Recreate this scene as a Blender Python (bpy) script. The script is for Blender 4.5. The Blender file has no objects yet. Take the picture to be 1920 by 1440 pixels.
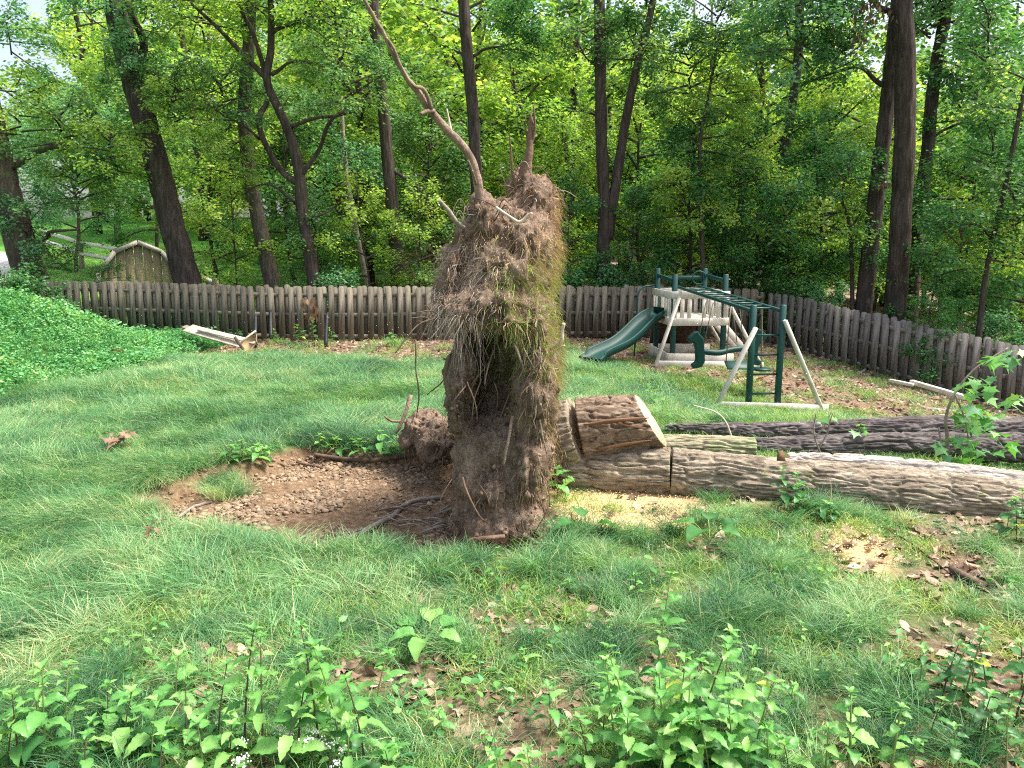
import bpy, math, random
import numpy as np
from mathutils import Vector, Matrix, Euler

# ------------------------------------------------------------------ camera, sky, sun, exposure
sc = bpy.context.scene
col = sc.collection
F_PX, CAM_H, PITCH = 1450.0, 2.15, math.radians(10.0)
cam_d = bpy.data.cameras.new('camera')
cam_d.sensor_width = 36.0
cam_d.lens = 36.0 * F_PX / 1920.0
cam_d.clip_start = 0.05
cam_d.clip_end = 2000.0
cam = bpy.data.objects.new('camera', cam_d)
col.objects.link(cam)
cam.location = (0, 0, CAM_H)
cam.rotation_euler = (math.radians(90) - PITCH, 0, 0)
sc.camera = cam

SUN_EL, SUN_AZ = math.radians(60), math.radians(88)      # azimuth from +Y (ahead) towards +X (right)
world = bpy.data.worlds.new('World')
sc.world = world
world.use_nodes = True
wn = world.node_tree.nodes
wl = world.node_tree.links
bg = wn['Background']
sky = wn.new('ShaderNodeTexSky')
sky.sky_type = 'NISHITA'
sky.sun_disc = False
sky.sun_elevation = SUN_EL
sky.sun_rotation = SUN_AZ
sky.air_density = 1.0
sky.dust_density = 5.0
sky.ozone_density = 1.0
hs = wn.new('ShaderNodeHueSaturation')
hs.inputs['Saturation'].default_value = 0.7
wl.new(sky.outputs[0], hs.inputs['Color'])
wl.new(hs.outputs[0], bg.inputs[0])
bg.inputs[1].default_value = 0.15
sun_d = bpy.data.lights.new('sun', 'SUN')
sun_d.energy = 3.2
sun_d.angle = math.radians(14)
sun_d.color = (1.0, 0.95, 0.86)
sun = bpy.data.objects.new('sun', sun_d)
col.objects.link(sun)
sd = Vector((math.sin(SUN_AZ) * math.cos(SUN_EL), math.cos(SUN_AZ) * math.cos(SUN_EL), math.sin(SUN_EL)))
sun.rotation_euler = sd.to_track_quat('Z', 'Y').to_euler()
sun.location = sd * 40
sc.view_settings.view_transform = 'Standard'
sc.view_settings.look = 'None'
sc.view_settings.gamma = 1.0
sc.view_settings.exposure = 1.28
sc.render.engine = 'CYCLES'
cy = sc.cycles
cy.max_bounces = 5
cy.diffuse_bounces = 3
cy.glossy_bounces = 2
cy.transmission_bounces = 4
cy.use_adaptive_sampling = True
cy.adaptive_threshold = 0.012
cy.use_denoising = False
cy.pixel_filter_type = 'BLACKMAN_HARRIS'
cy.filter_width = 1.15
cy.sample_clamp_indirect = 3.0
cy.caustics_reflective = False
cy.caustics_refractive = False

# ------------------------------------------------------------------ small maths
rng = np.random.default_rng(11)
random.seed(5)
pi = math.pi
cp, sp = math.cos(PITCH), math.sin(PITCH)


def ray(px, py):
    a, b = (px - 960.0) / F_PX, (720.0 - py) / F_PX
    return np.array([a, cp + b * sp, -sp + b * cp])


def P(px, py, D):
    """world point seen at that spot of the picture, D metres ahead"""
    d = ray(px, py)
    return np.array([0, 0, CAM_H]) + d * (D / d[1])


def G0(px, py):
    d = ray(px, py)
    return (d * (CAM_H / -d[2]))[:2]


def ss(a, b, x):
    t = np.clip((np.asarray(x, float) - a) / (b - a), 0, 1)
    return t * t * (3 - 2 * t)


def hash3(i, j, k, seed):
    h = (i * 374761393 + j * 668265263 + k * 2147483647 + seed * 1274126177) & 0xFFFFFFFF
    h = ((h ^ (h >> 13)) * 1274126177) & 0xFFFFFFFF
    h = ((h ^ (h >> 16)) * 2246822519) & 0xFFFFFFFF
    return ((h ^ (h >> 15)) & 0xFFFFFF) / float(0x800000) - 1.0


def vnoise(p, seed=0):
    p = np.asarray(p, float)
    f = np.floor(p)
    i = f.astype(np.int64)
    t = p - f
    t = t * t * t * (t * (t * 6 - 15) + 10)
    out = 0
    for a in (0, 1):
        wa = t[..., 0] if a else 1 - t[..., 0]
        for b in (0, 1):
            wb = t[..., 1] if b else 1 - t[..., 1]
            for c in (0, 1):
                wc = t[..., 2] if c else 1 - t[..., 2]
                out = out + wa * wb * wc * hash3(i[..., 0] + a, i[..., 1] + b, i[..., 2] + c, seed)
    return out


def fbm(p, octv=4, seed=0, gain=0.5):
    p = np.asarray(p, float)
    o, a, n = 0, 1.0, 0
    for k in range(octv):
        o = o + a * vnoise(p * (2.03 ** k) + 17.1 * k, seed + k)
        n += a
        a *= gain
    return o / n


def n2(x, y, s, seed=0, octv=3):
    x = np.asarray(x, float)
    return fbm(np.stack([x * s, np.asarray(y, float) * s, np.zeros_like(x)], -1), octv, seed)


def sdf(poly, x, y):
    """signed distance to a closed outline, positive inside"""
    x = np.asarray(x, float); y = np.asarray(y, float)
    d = np.full(x.shape, 1e9)
    ins = np.zeros(x.shape, bool)
    n = len(poly)
    for k in range(n):
        ax, ay = poly[k]; bx, by = poly[(k + 1) % n]
        ex, ey = bx - ax, by - ay
        t = np.clip(((x - ax) * ex + (y - ay) * ey) / (ex * ex + ey * ey + 1e-12), 0, 1)
        d = np.minimum(d, np.hypot(x - ax - t * ex, y - ay - t * ey))
        c = ((ay > y) != (by > y)) & (x < (bx - ax) * (y - ay) / (by - ay + 1e-12) + ax)
        ins ^= c
    return np.where(ins, d, -d)


CRATER = [G0(*p) for p in [(248, 938), (290, 908), (385, 878), (470, 856), (560, 832), (650, 828), (770, 842), (850, 850),
                           (1000, 880), (1060, 960), (1040, 1020), (960, 1045), (850, 1044), (700, 1032), (560, 1024), (430, 996), (330, 986), (262, 968)]]
SAW_A = [G0(*p) for p in [(1045, 915), (1180, 908), (1320, 930), (1345, 950), (1290, 985), (1210, 1005), (1130, 1000), (1060, 975)]]
SAW_B = [G0(*p) for p in [(1515, 985), (1600, 985), (1690, 1020), (1700, 1060), (1640, 1080), (1560, 1050)]]
LIT_L = [(-7.4, 18.4), (-6.9, 15.2), (-5.2, 14.4), (-3.6, 14.8), (-2.2, 14.0), (-0.6, 13.9), (1.0, 14.7), (1.6, 19.5), (-2, 19)]
LIT_R = [(1.0, 16.5), (2.0, 14.0), (3.4, 13.3), (4.6, 12.6), (4.8, 11.6), (6.6, 9.9), (8.6, 9.0), (12, 9.5), (11.8, 14), (9, 17.5), (6.3, 20), (1, 19.5)]
LIT_N = [G0(*p) for p in [(1660, 1075), (1690, 1000), (1800, 985), (1990, 990), (2000, 1200), (1850, 1150), (1720, 1120)]]
MOUND_O, MOUND_N = np.array([-7.45, 10.7]), np.array([-0.994, 0.11])


def mound_s(x, y):
    return (x - MOUND_O[0]) * MOUND_N[0] + (y - MOUND_O[1]) * MOUND_N[1]


def crater_d(x, y):
    return sdf(CRATER, x, y) + 0.10 * n2(x, y, 3.0, 3)


def terrain(x, y):
    x = np.asarray(x, float); y = np.asarray(y, float)
    s = mound_s(x, y) + 0.4 * n2(x, y, 0.6, 21)
    z = 1.32 * ss(-0.2, 2.2, s) * (1 - 0.93 * ss(13.2, 16.8, y))
    z = z - 0.14 * np.log1p(np.exp((x - 5.2) * 2)) / 2 - 0.045 * np.clip(19 - y, 0, 8) * ss(3.5, 9, x)
    z = z - 0.15 * ss(0.8, 3.0, x) * ss(8.8, 12, y) * (1 - 0.6 * ss(15.5, 19, y)) - 0.14 * ss(1.6, 3.0, x) * ss(9.3, 10.8, y) * ss(13.6, 12.0, y)
    far = np.clip(y - 19, 0, 34)
    z = z + 0.105 * far * (0.22 + 0.78 * ss(1.5, -6, x)) + 0.5 * ss(26, 40, y)
    z = z - 0.19 * ss(-0.03, 0.30, crater_d(x, y)) * ss(0, 0.2, crater_d(x, y) + 0.05)
    z = z + 0.05 * n2(x, y, 0.45, 9) + 0.012 * n2(x, y, 4.0, 4)
    return z


def tz(x, y):
    return float(terrain(np.array([x]), np.array([y]))[0])


def G(px, py):
    """ground point under that spot of the picture"""
    d = ray(px, py)
    D = np.arange(0.8, 30, 0.05)
    for k in range(2):
        p = np.array([0, 0, CAM_H])[None] + d[None] * (D / d[1])[:, None]
        hit = np.nonzero(p[:, 2] <= terrain(p[:, 0], p[:, 1]))[0]
        i = hit[0] if len(hit) else len(D) - 1
        if k == 0: D = np.linspace(D[max(0, i - 1)], D[i], 12)
    return p[i]


def hexc(h, a=1.0):
    v = [int(h[i:i + 2], 16) / 255 for i in (0, 2, 4)]
    return tuple(((c / 12.92) if c <= 0.04045 else ((c + 0.055) / 1.055) ** 2.4) for c in v) + (a,)


# ------------------------------------------------------------------ mesh helpers
def mesh(name, V, faces, mats=(), attrs=None, smooth=False, midx=None):
    V = np.asarray(V, np.float32).reshape(-1, 3)
    fl = [np.asarray(f, np.int32) for f in (faces if isinstance(faces, (list, tuple)) else [faces]) if len(f)]
    me = bpy.data.meshes.new(name)
    me.vertices.add(len(V))
    me.vertices.foreach_set('co', V.ravel())
    tot = np.concatenate([np.full(len(f), f.shape[1], np.int32) for f in fl])
    idx = np.concatenate([f.ravel() for f in fl])
    me.loops.add(len(idx))
    me.loops.foreach_set('vertex_index', idx)
    me.polygons.add(len(tot))
    st = np.zeros(len(tot), np.int32)
    st[1:] = np.cumsum(tot)[:-1]
    me.polygons.foreach_set('loop_start', st)
    me.polygons.foreach_set('loop_total', tot)
    if smooth:
        me.polygons.foreach_set('use_smooth', np.ones(len(tot), bool))
    if midx is not None:
        me.polygons.foreach_set('material_index', np.asarray(midx, np.int32))
    me.update(calc_edges=True)
    me.validate()
    for k, v in (attrs or {}).items():
        v = np.asarray(v, np.float32)
        if v.ndim == 2:
            a = me.attributes.new(k, 'FLOAT_VECTOR', 'POINT')
            a.data.foreach_set('vector', v.ravel())
        else:
            a = me.attributes.new(k, 'FLOAT', 'POINT')
            a.data.foreach_set('value', v)
    for m in mats:
        me.materials.append(m)
    return me


class MB:
    """collects pieces of one part"""
    def __init__(self):
        self.V, self.Q, self.T, self.n, self.mq, self.mt, self.r = [], [], [], 0, [], [], []

    def add(self, V, Q=None, T=None, mi=0, r=None):
        V = np.asarray(V, float).reshape(-1, 3)
        if Q is not None and len(Q):
            self.Q.append(np.asarray(Q) + self.n); self.mq.append(np.full(len(Q), mi))
        if T is not None and len(T):
            self.T.append(np.asarray(T) + self.n); self.mt.append(np.full(len(T), mi))
        self.V.append(V)
        self.r.append(np.full(len(V), random.random()) if r is None else np.broadcast_to(np.asarray(r, float), (len(V),)))
        self.n += len(V)

    def mesh(self, name, mats, smooth=False):
        fs, mi = [], []
        if self.Q: fs.append(np.concatenate(self.Q)); mi.append(np.concatenate(self.mq))
        if self.T: fs.append(np.concatenate(self.T)); mi.append(np.concatenate(self.mt))
        return mesh(name, np.concatenate(self.V), fs, mats, {'rnd': np.concatenate(self.r)}, smooth, np.concatenate(mi))


def obj(name, me, parent=None, label=None, cat=None, group=None, kind=None, loc=None):
    o = bpy.data.objects.new(name, me)
    col.objects.link(o)
    if parent is not None: o.parent = parent
    if loc is not None: o.location = loc
    if label: o['label'] = label
    if cat: o['category'] = cat
    if group: o['group'] = group
    if kind: o['kind'] = kind
    return o


def thing(name, loc, label, cat, group=None, rz=0.0):
    o = obj(name, None, None, label, cat, group, None, loc)
    o.empty_display_size = 0.1
    o.rotation_euler = (0, 0, rz)
    return o


def nrm(v):
    v = np.asarray(v, float)
    return v / (np.linalg.norm(v, axis=-1, keepdims=True) + 1e-12)


def resample(pts, n):
    """smooth curve (Catmull-Rom) through points"""
    p = np.asarray(pts, float)
    p = np.vstack([2 * p[0] - p[1], p, 2 * p[-1] - p[-2]])
    m = len(p) - 3
    u = np.linspace(0, m - 1e-6, n)
    k = u.astype(int)
    t = (u - k)[:, None]
    a, b, c, d = p[k], p[k + 1], p[k + 2], p[k + 3]
    return 0.5 * ((2 * b) + (-a + c) * t + (2 * a - 5 * b + 4 * c - d) * t * t + (-a + 3 * b - 3 * c + d) * t ** 3)


def frames(p):
    t = nrm(np.gradient(p, axis=0))
    ref = np.array([0, 0, 1.0]) if abs(t[0, 2]) < 0.9 else np.array([1.0, 0, 0])
    a = nrm(np.cross(ref, t[0]))
    A = []
    for k in range(len(p)):
        a = nrm(a - t[k] * np.dot(a, t[k]))
        A.append(a)
    A = np.array(A)
    return t, A, np.cross(t, A)


def tube(pts, rad, k=8, disp=None, cap=True):
    p = np.asarray(pts, float)
    n = len(p)
    rad = np.broadcast_to(np.asarray(rad, float), (n,))
    t, A, B = frames(p)
    th = np.linspace(0, 2 * pi, k, endpoint=False)
    c, s = np.cos(th), np.sin(th)
    R = np.repeat(rad[:, None], k, 1)
    ln = np.concatenate([[0], np.cumsum(np.linalg.norm(np.diff(p, axis=0), axis=1))])
    if disp is not None:
        R = R + disp(np.repeat(ln[:, None], k, 1), np.repeat(th[None], n, 0), R)
    V = p[:, None] + R[..., None] * (c[None, :, None] * A[:, None] + s[None, :, None] * B[:, None])
    i = np.arange(n - 1)[:, None] * k
    j = np.arange(k)[None]
    j2 = (j + 1) % k
    Q = np.stack([i + j, i + j2, i + k + j2, i + k + j], -1).reshape(-1, 4)
    V = V.reshape(-1, 3)
    T = np.zeros((0, 3), int)
    if cap:
        V = np.vstack([V, p[0], p[-1]])
        a, b = n * k, n * k + 1
        jj = np.arange(k)
        T = np.vstack([np.stack([np.full(k, a), (jj + 1) % k, jj], -1),
                       np.stack([np.full(k, b), (n - 1) * k + jj, (n - 1) * k + (jj + 1) % k], -1)])
    return V, Q, T


def ribbons(pts, wid, side):
    """many flat strands at once: pts (M,n,3), wid (M,n), side (M,3)"""
    M, n, _ = pts.shape
    off = side[:, None, :] * wid[..., None] * 0.5
    V = np.stack([pts - off, pts + off], 2)
    base = (np.arange(M) * n * 2)[:, None] + (np.arange(n - 1) * 2)[None]
    Q = np.stack([base, base + 1, base + 3, base + 2], -1).reshape(-1, 4)
    return V.reshape(-1, 3), Q


def leaf_batch(tmpl, tris, pos, d, up, L):
    d = nrm(d)
    side = nrm(np.cross(up, d))
    w = np.cross(d, side)
    L = np.broadcast_to(np.asarray(L, float), (len(pos),))
    V = pos[:, None] + L[:, None, None] * (tmpl[None, :, 1:2] * d[:, None] + tmpl[None, :, 0:1] * side[:, None] + tmpl[None, :, 2:3] * w[:, None])
    T = (np.arange(len(pos)) * len(tmpl))[:, None, None] + tris[None]
    return V.reshape(-1, 3), T.reshape(-1, 3)


# x across, y along, z up
LEAF4 = (np.array([[0, 0, 0], [0.30, 0.42, 0.07], [0, 1, -0.05], [-0.30, 0.42, 0.07]]), np.array([[0, 1, 2], [0, 2, 3]]))
LEAF6 = (np.array([[0, 0, 0], [0.24, 0.25, 0.06], [0.27, 0.55, 0.03], [0, 1, -0.12], [-0.27, 0.55, 0.03], [-0.24, 0.25, 0.06]]),
         np.array([[0, 1, 2], [0, 2, 3], [0, 3, 4], [0, 4, 5]]))
_mo = np.array([[0, 0], [.10, .10], [.42, .02], [.30, .22], [.55, .50], [.30, .46], [.20, .58], [.12, .70], [0, 1.0], [-.12, .70], [-.20, .58], [-.30, .46], [-.55, .50], [-.30, .22], [-.42, .02], [-.10, .10]])
MAPLE = (np.vstack([np.c_[_mo, 0.10 * np.abs(_mo[:, 0]) - 0.16 * _mo[:, 1] ** 2], [[0, .34, 0.0]]]),
         np.array([[16, k, (k + 1) % 16] for k in range(16)]))


def leaf_mesh(name, m, serr=0.05, wid=0.33, rows=10, curl=0.18, fold=0.10, rseed=0):
    """one pointed toothed leaf, 1 long, folded along its midrib"""
    r = np.random.default_rng(rseed)
    rows = 11
    V, rv = [], []
    bend = r.uniform(-.06, .06)
    for k in range(rows + 1):
        t = k / rows
        w = wid * max(0.0, math.sin(pi * t ** 0.70)) ** 0.85 * (1 - .12 * t) if 0 < k < rows else 0.0
        z = curl * (t * .9 - t * t * 1.9) + .012 * r.standard_normal() * (0 < k < rows)
        cx = bend * math.sin(pi * t)
        for s in (-1, 0, 1):
            e = serr * (0.55 if k % 2 else -0.25) * (0 < k < rows) * abs(s)
            V.append((cx + s * (w + e), t - .02 * abs(s) * (k % 2), z + abs(s) * fold * (w / wid) * (1 + .35 * r.standard_normal() * (0 < k < rows))))
            rv.append(.95 if s == 0 else .38 + .12 * r.random())
    Q = [(k * 3 + s, k * 3 + s + 1, k * 3 + s + 4, k * 3 + s + 3) for k in range(rows) for s in (0, 1)]
    return mesh(name, V, np.array(Q), [m], {'rnd': np.array(rv)}, True)


def box_v(c, ax, hs):
    """box with centre, 3 axes, half sizes"""
    c = np.asarray(c, float); ax = np.asarray(ax, float)
    V = [c + sx * hs[0] * ax[0] + sy * hs[1] * ax[1] + sz * hs[2] * ax[2] for sz in (-1, 1) for sy in (-1, 1) for sx in (-1, 1)]
    Q = [(0, 2, 3, 1), (4, 5, 7, 6), (0, 1, 5, 4), (2, 6, 7, 3), (0, 4, 6, 2), (1, 3, 7, 5)]
    return np.array(V), np.array(Q)


def bar_v(a, b, w, h, up=(0, 0, 1)):
    a = np.asarray(a, float); b = np.asarray(b, float)
    t = nrm(b - a)
    s = nrm(np.cross(np.asarray(up, float), t))
    u = np.cross(t, s)
    return box_v((a + b) / 2, [t, s, u], (np.linalg.norm(b - a) / 2, w / 2, h / 2))


def bevel(o, w=0.006, seg=1):
    m = o.modifiers.new('bevel', 'BEVEL'); m.width = w; m.segments = seg
    return o


def scatter(name, pts, rot, scl, coll, label=None, cat=None, kind='stuff', parent=None):
    """one object of stuff: many small pieces set on points by geometry nodes"""
    N = len(pts)
    me = bpy.data.meshes.new(name)
    me.vertices.add(N)
    me.vertices.foreach_set('co', np.asarray(pts, np.float32).ravel())
    a = me.attributes.new('rot', 'FLOAT_VECTOR', 'POINT'); a.data.foreach_set('vector', np.asarray(rot, np.float32).ravel())
    a = me.attributes.new('scl', 'FLOAT', 'POINT'); a.data.foreach_set('value', np.asarray(scl, np.float32))
    a = me.attributes.new('pick', 'INT', 'POINT'); a.data.foreach_set('value', rng.integers(0, 1000, N).astype(np.int32))
    o = obj(name, me, parent, label, cat, None, kind)
    ng = bpy.data.node_groups.new(name + '_nodes', 'GeometryNodeTree')
    ng.interface.new_socket('Geometry', in_out='INPUT', socket_type='NodeSocketGeometry')
    ng.interface.new_socket('Geometry', in_out='OUTPUT', socket_type='NodeSocketGeometry')
    N_, L_ = ng.nodes, ng.links
    gi, go = N_.new('NodeGroupInput'), N_.new('NodeGroupOutput')
    ip = N_.new('GeometryNodeInstanceOnPoints')
    ci = N_.new('GeometryNodeCollectionInfo')
    ci.inputs['Collection'].default_value = coll
    ci.inputs['Separate Children'].default_value = True
    ci.inputs['Reset Children'].default_value = True
    ip.inputs['Pick Instance'].default_value = True

    def at(nm, ty):
        n = N_.new('GeometryNodeInputNamedAttribute'); n.data_type = ty; n.inputs['Name'].default_value = nm
        return n.outputs['Attribute']
    L_.new(gi.outputs[0], ip.inputs['Points'])
    L_.new(ci.outputs[0], ip.inputs['Instance'])
    L_.new(at('pick', 'INT'), ip.inputs['Instance Index'])
    e2r = N_.new('FunctionNodeEulerToRotation')
    L_.new(at('rot', 'FLOAT_VECTOR'), e2r.inputs[0])
    L_.new(e2r.outputs[0], ip.inputs['Rotation'])
    L_.new(at('scl', 'FLOAT'), ip.inputs['Scale'])
    L_.new(ip.outputs[0], go.inputs[0])
    md = o.modifiers.new('scatter', 'NODES')
    md.node_group = ng
    return o


def pool(name, meshes):
    c = bpy.data.collections.new(name)
    for k, m in enumerate(meshes):
        c.objects.link(bpy.data.objects.new('%s_piece' % name, m))
    return c


# ------------------------------------------------------------------ materials
def new_mat(name):
    m = bpy.data.materials.new(name)
    m.use_nodes = True
    return m, m.node_tree.nodes, m.node_tree.links, m.node_tree.nodes['Principled BSDF']


def ramp(N, stops):
    r = N.new('ShaderNodeValToRGB')
    e = r.color_ramp.elements
    e[0].position, e[0].color = stops[0]
    e[1].position, e[1].color = stops[-1]
    for p, c in stops[1:-1]:
        k = e.new(p); k.color = c
    return r


def noise_n(N, L, scale, detail=4, vec=None, rough=0.6, dist=0.0):
    n = N.new('ShaderNodeTexNoise')
    n.inputs['Scale'].default_value = scale
    n.inputs['Detail'].default_value = detail
    n.inputs['Roughness'].default_value = rough
    n.inputs['Distortion'].default_value = dist
    if vec is not None: L.new(vec, n.inputs['Vector'])
    return n


def mapping(N, L, out, scale):
    m = N.new('ShaderNodeMapping')
    m.inputs['Scale'].default_value = scale
    L.new(out, m.inputs['Vector'])
    return m.outputs[0]


def leaf_mat(name, stops, transl=0.42, tcol=(1.25, 1.15, 0.5), rough=0.5, spec=0.35, obj_rand=False, patch=0.0):
    m, N, L, b = new_mat(name)
    at = N.new('ShaderNodeAttribute'); at.attribute_name = 'rnd'
    fac = at.outputs['Fac']
    if obj_rand:
        oi = N.new('ShaderNodeObjectInfo')
        mx = N.new('ShaderNodeMath'); mx.operation = 'MULTIPLY_ADD'
        mx.inputs[1].default_value = 0.35
        L.new(at.outputs['Fac'], mx.inputs[0])
        m2 = N.new('ShaderNodeMath'); m2.operation = 'MULTIPLY'; m2.inputs[1].default_value = 0.65
        L.new(oi.outputs['Random'], m2.inputs[0])
        L.new(m2.outputs[0], mx.inputs[2])
        fac = mx.outputs[0]
    if patch:
        g = N.new('ShaderNodeNewGeometry')
        nz = noise_n(N, L, 0.55, 3, g.outputs['Position'])
        ma = N.new('ShaderNodeMath'); ma.operation = 'SUBTRACT'; ma.inputs[1].default_value = 0.5
        L.new(nz.outputs['Fac'], ma.inputs[0])
        mb = N.new('ShaderNodeMath'); mb.operation = 'MULTIPLY_ADD'; mb.inputs[1].default_value = patch
        L.new(ma.outputs[0], mb.inputs[0]); L.new(fac, mb.inputs[2])
        fac = mb.outputs[0]
    r = ramp(N, stops)
    L.new(fac, r.inputs['Fac'])
    L.new(r.outputs[0], b.inputs['Base Color'])
    b.inputs['Roughness'].default_value = rough
    b.inputs['Specular IOR Level'].default_value = spec
    tr = N.new('ShaderNodeBsdfTranslucent')
    mu = N.new('ShaderNodeMix'); mu.data_type = 'RGBA'; mu.blend_type = 'MULTIPLY'
    mu.inputs[0].default_value = 1.0
    L.new(r.outputs[0], mu.inputs[6])
    mu.inputs[7].default_value = tcol + (1,)
    L.new(mu.outputs[2], tr.inputs['Color'])
    mix = N.new('ShaderNodeMixShader')
    mix.inputs[0].default_value = transl
    L.new(b.outputs[0], mix.inputs[1]); L.new(tr.outputs[0], mix.inputs[2])
    L.new(mix.outputs[0], N['Material Output'].inputs['Surface'])
    return m


def plain(name, c1, c2=None, rough=0.6, scale=8, bump=0.0, bscale=40, stretch=(1, 1, 1), spec=0.3, coords='Object', objr=0.0, dist=0.0):
    """two-tone procedural surface with grain"""
    m, N, L, b = new_mat(name)
    tc = N.new('ShaderNodeTexCoord')
    v = mapping(N, L, tc.outputs[coords], stretch)
    nz = noise_n(N, L, scale, 6, v, 0.62, dist)
    c2 = c2 or c1
    r = ramp(N, [(0.3, c1), (0.7, c2)])
    L.new(nz.outputs['Fac'], r.inputs['Fac'])
    out = r.outputs[0]
    if objr:
        oi = N.new('ShaderNodeObjectInfo')
        h = N.new('ShaderNodeHueSaturation')
        mr = N.new('ShaderNodeMapRange'); mr.inputs['To Min'].default_value = 1 - objr; mr.inputs['To Max'].default_value = 1 + objr
        L.new(oi.outputs['Random'], mr.inputs['Value'])
        L.new(mr.outputs[0], h.inputs['Value']); L.new(out, h.inputs['Color'])
        out = h.outputs[0]
    L.new(out, b.inputs['Base Color'])
    b.inputs['Roughness'].default_value = rough
    b.inputs['Specular IOR Level'].default_value = spec
    if bump:
        nb = noise_n(N, L, bscale, 5, v, 0.6)
        bp = N.new('ShaderNodeBump'); bp.inputs['Strength'].default_value = bump; bp.inputs['Distance'].default_value = 0.02
        L.new(nb.outputs['Fac'], bp.inputs['Height']); L.new(bp.outputs[0], b.inputs['Normal'])
    return m


def bark_mat(name, c1, c2, c3, along='Z', scale=7.0, stretch=7.0, bump=0.8, moss=None, moss_amt=0.55, dust=None):
    m, N, L, b = new_mat(name)
    tc = N.new('ShaderNodeTexCoord')
    s = {'Z': (1, 1, 1 / stretch), 'X': (1 / stretch, 1, 1)}[along]
    v = mapping(N, L, tc.outputs['Object'], s)
    n1 = noise_n(N, L, scale * 2.2, 7, v, 0.7, 0.6)
    n2_ = noise_n(N, L, 1.7, 4, tc.outputs['Object'])
    r = ramp(N, [(0.30, c1), (0.52, c2), (0.75, c3)])
    L.new(n1.outputs['Fac'], r.inputs['Fac'])
    out = r.outputs[0]
    if moss:
        rm = ramp(N, [(moss_amt, (0, 0, 0, 1)), (moss_amt + 0.12, (1, 1, 1, 1))])
        n3 = noise_n(N, L, 3.1, 6, tc.outputs['Object'], 0.7)
        L.new(n3.outputs['Fac'], rm.inputs['Fac'])
        mx = N.new('ShaderNodeMix'); mx.data_type = 'RGBA'
        ml = N.new('ShaderNodeMath'); ml.operation = 'MULTIPLY'; ml.inputs[1].default_value = 0.75
        L.new(rm.outputs[0], ml.inputs[0]); L.new(ml.outputs[0], mx.inputs[0])
        L.new(out, mx.inputs[6]); mx.inputs[7].default_value = moss
        out = mx.outputs[2]
    mv = N.new('ShaderNodeHueSaturation')
    mr = N.new('ShaderNodeMapRange'); mr.inputs['To Min'].default_value = 0.75; mr.inputs['To Max'].default_value = 1.25
    L.new(n2_.outputs['Fac'], mr.inputs['Value']); L.new(mr.outputs[0], mv.inputs['Value']); L.new(out, mv.inputs['Color'])
    L.new(mv.outputs[0], b.inputs['Base Color'])
    b.inputs['Roughness'].default_value = 0.9
    b.inputs['Specular IOR Level'].default_value = 0.15
    nb = noise_n(N, L, scale * 1.6, 6, v, 0.62, 0.8)
    bp = N.new('ShaderNodeBump'); bp.inputs['Strength'].default_value = bump; bp.inputs['Distance'].default_value = 0.04
    L.new(nb.outputs['Fac'], bp.inputs['Height']); L.new(bp.outputs[0], b.inputs['Normal'])
    return m


M_BARK = bark_mat('bark_dark', hexc('2b2523'), hexc('4b423c'), hexc('6b6058'))
M_BARKG = bark_mat('bark_grey', hexc('37312c'), hexc('5a5148'), hexc('7d7366'), moss=hexc('5c6a3c'), moss_amt=0.6)
M_TWIG = plain('twig', hexc('3a322b'), hexc('54493f'), 0.85)
M_PALEBARK = plain('pale_bark', hexc('7c7262'), hexc('a59a86'), 0.85, 9)
M_STICK = plain('stick_grey', hexc('6d6259'), hexc('a2978c'), 0.85, 14, 0.3, 60)
M_STICKD = plain('stick_dark', hexc('3c3028'), hexc('6b5a4b'), 0.9, 14, 0.3, 60)
M_ROOT = plain('root_skin', hexc('5f5044'), hexc('a08b78'), 0.8, 11, 1.0, 45, (1, 1, .5))
M_ROOTD = plain('root_dark', hexc('4d3b2f'), hexc('8a705c'), 0.85, 10, 0.5, 40)
M_ROOTW = plain('root_pale', hexc('b9a894'), hexc('d8cbb8'), 0.7, 10)

g_dark, g_mid, g_lite, g_yel = hexc('2c5428'), hexc('447a33'), hexc('6f9f3d'), hexc('a3b744')
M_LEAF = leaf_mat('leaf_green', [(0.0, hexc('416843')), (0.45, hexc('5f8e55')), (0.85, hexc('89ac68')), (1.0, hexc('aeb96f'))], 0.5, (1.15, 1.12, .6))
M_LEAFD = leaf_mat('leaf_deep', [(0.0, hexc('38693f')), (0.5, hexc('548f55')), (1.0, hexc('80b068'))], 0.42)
M_LEAFY = leaf_mat('leaf_sunglow_tint', [(0.0, hexc('629048')), (0.5, hexc('98bb60')), (1.0, hexc('cbd37c'))], 0.58, (1.2, 1.18, 0.5))  # backlit sun glow of the woods put into a paler, yellower leaf colour
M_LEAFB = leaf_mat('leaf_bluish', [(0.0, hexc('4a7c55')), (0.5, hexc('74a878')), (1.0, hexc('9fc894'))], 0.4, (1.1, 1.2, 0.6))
M_DEADL = leaf_mat('leaf_dead', [(0.0, hexc('5b4738')), (0.5, hexc('82664f')), (1.0, hexc('a98d73'))], 0.25, (1.1, 0.9, 0.6), obj_rand=True)
M_LITTER = leaf_mat('leaf_litter', [(0.0, hexc('57463a')), (0.4, hexc('836c5a')), (0.75, hexc('a68f7c')), (1.0, hexc('c6b5a3'))], 0.12, (1, .9, .7), 0.7, 0.2, obj_rand=True)
M_GRASS = leaf_mat('grass_blade', [(0.0, hexc('2b5538')), (0.3, hexc('44764a')), (0.65, hexc('6f9f66')), (0.88, hexc('99b67f')), (1.0, hexc('bcb184'))], 0.35, (1.15, 1.2, 0.6), 0.45, 0.4, obj_rand=True, patch=1.5)
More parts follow.
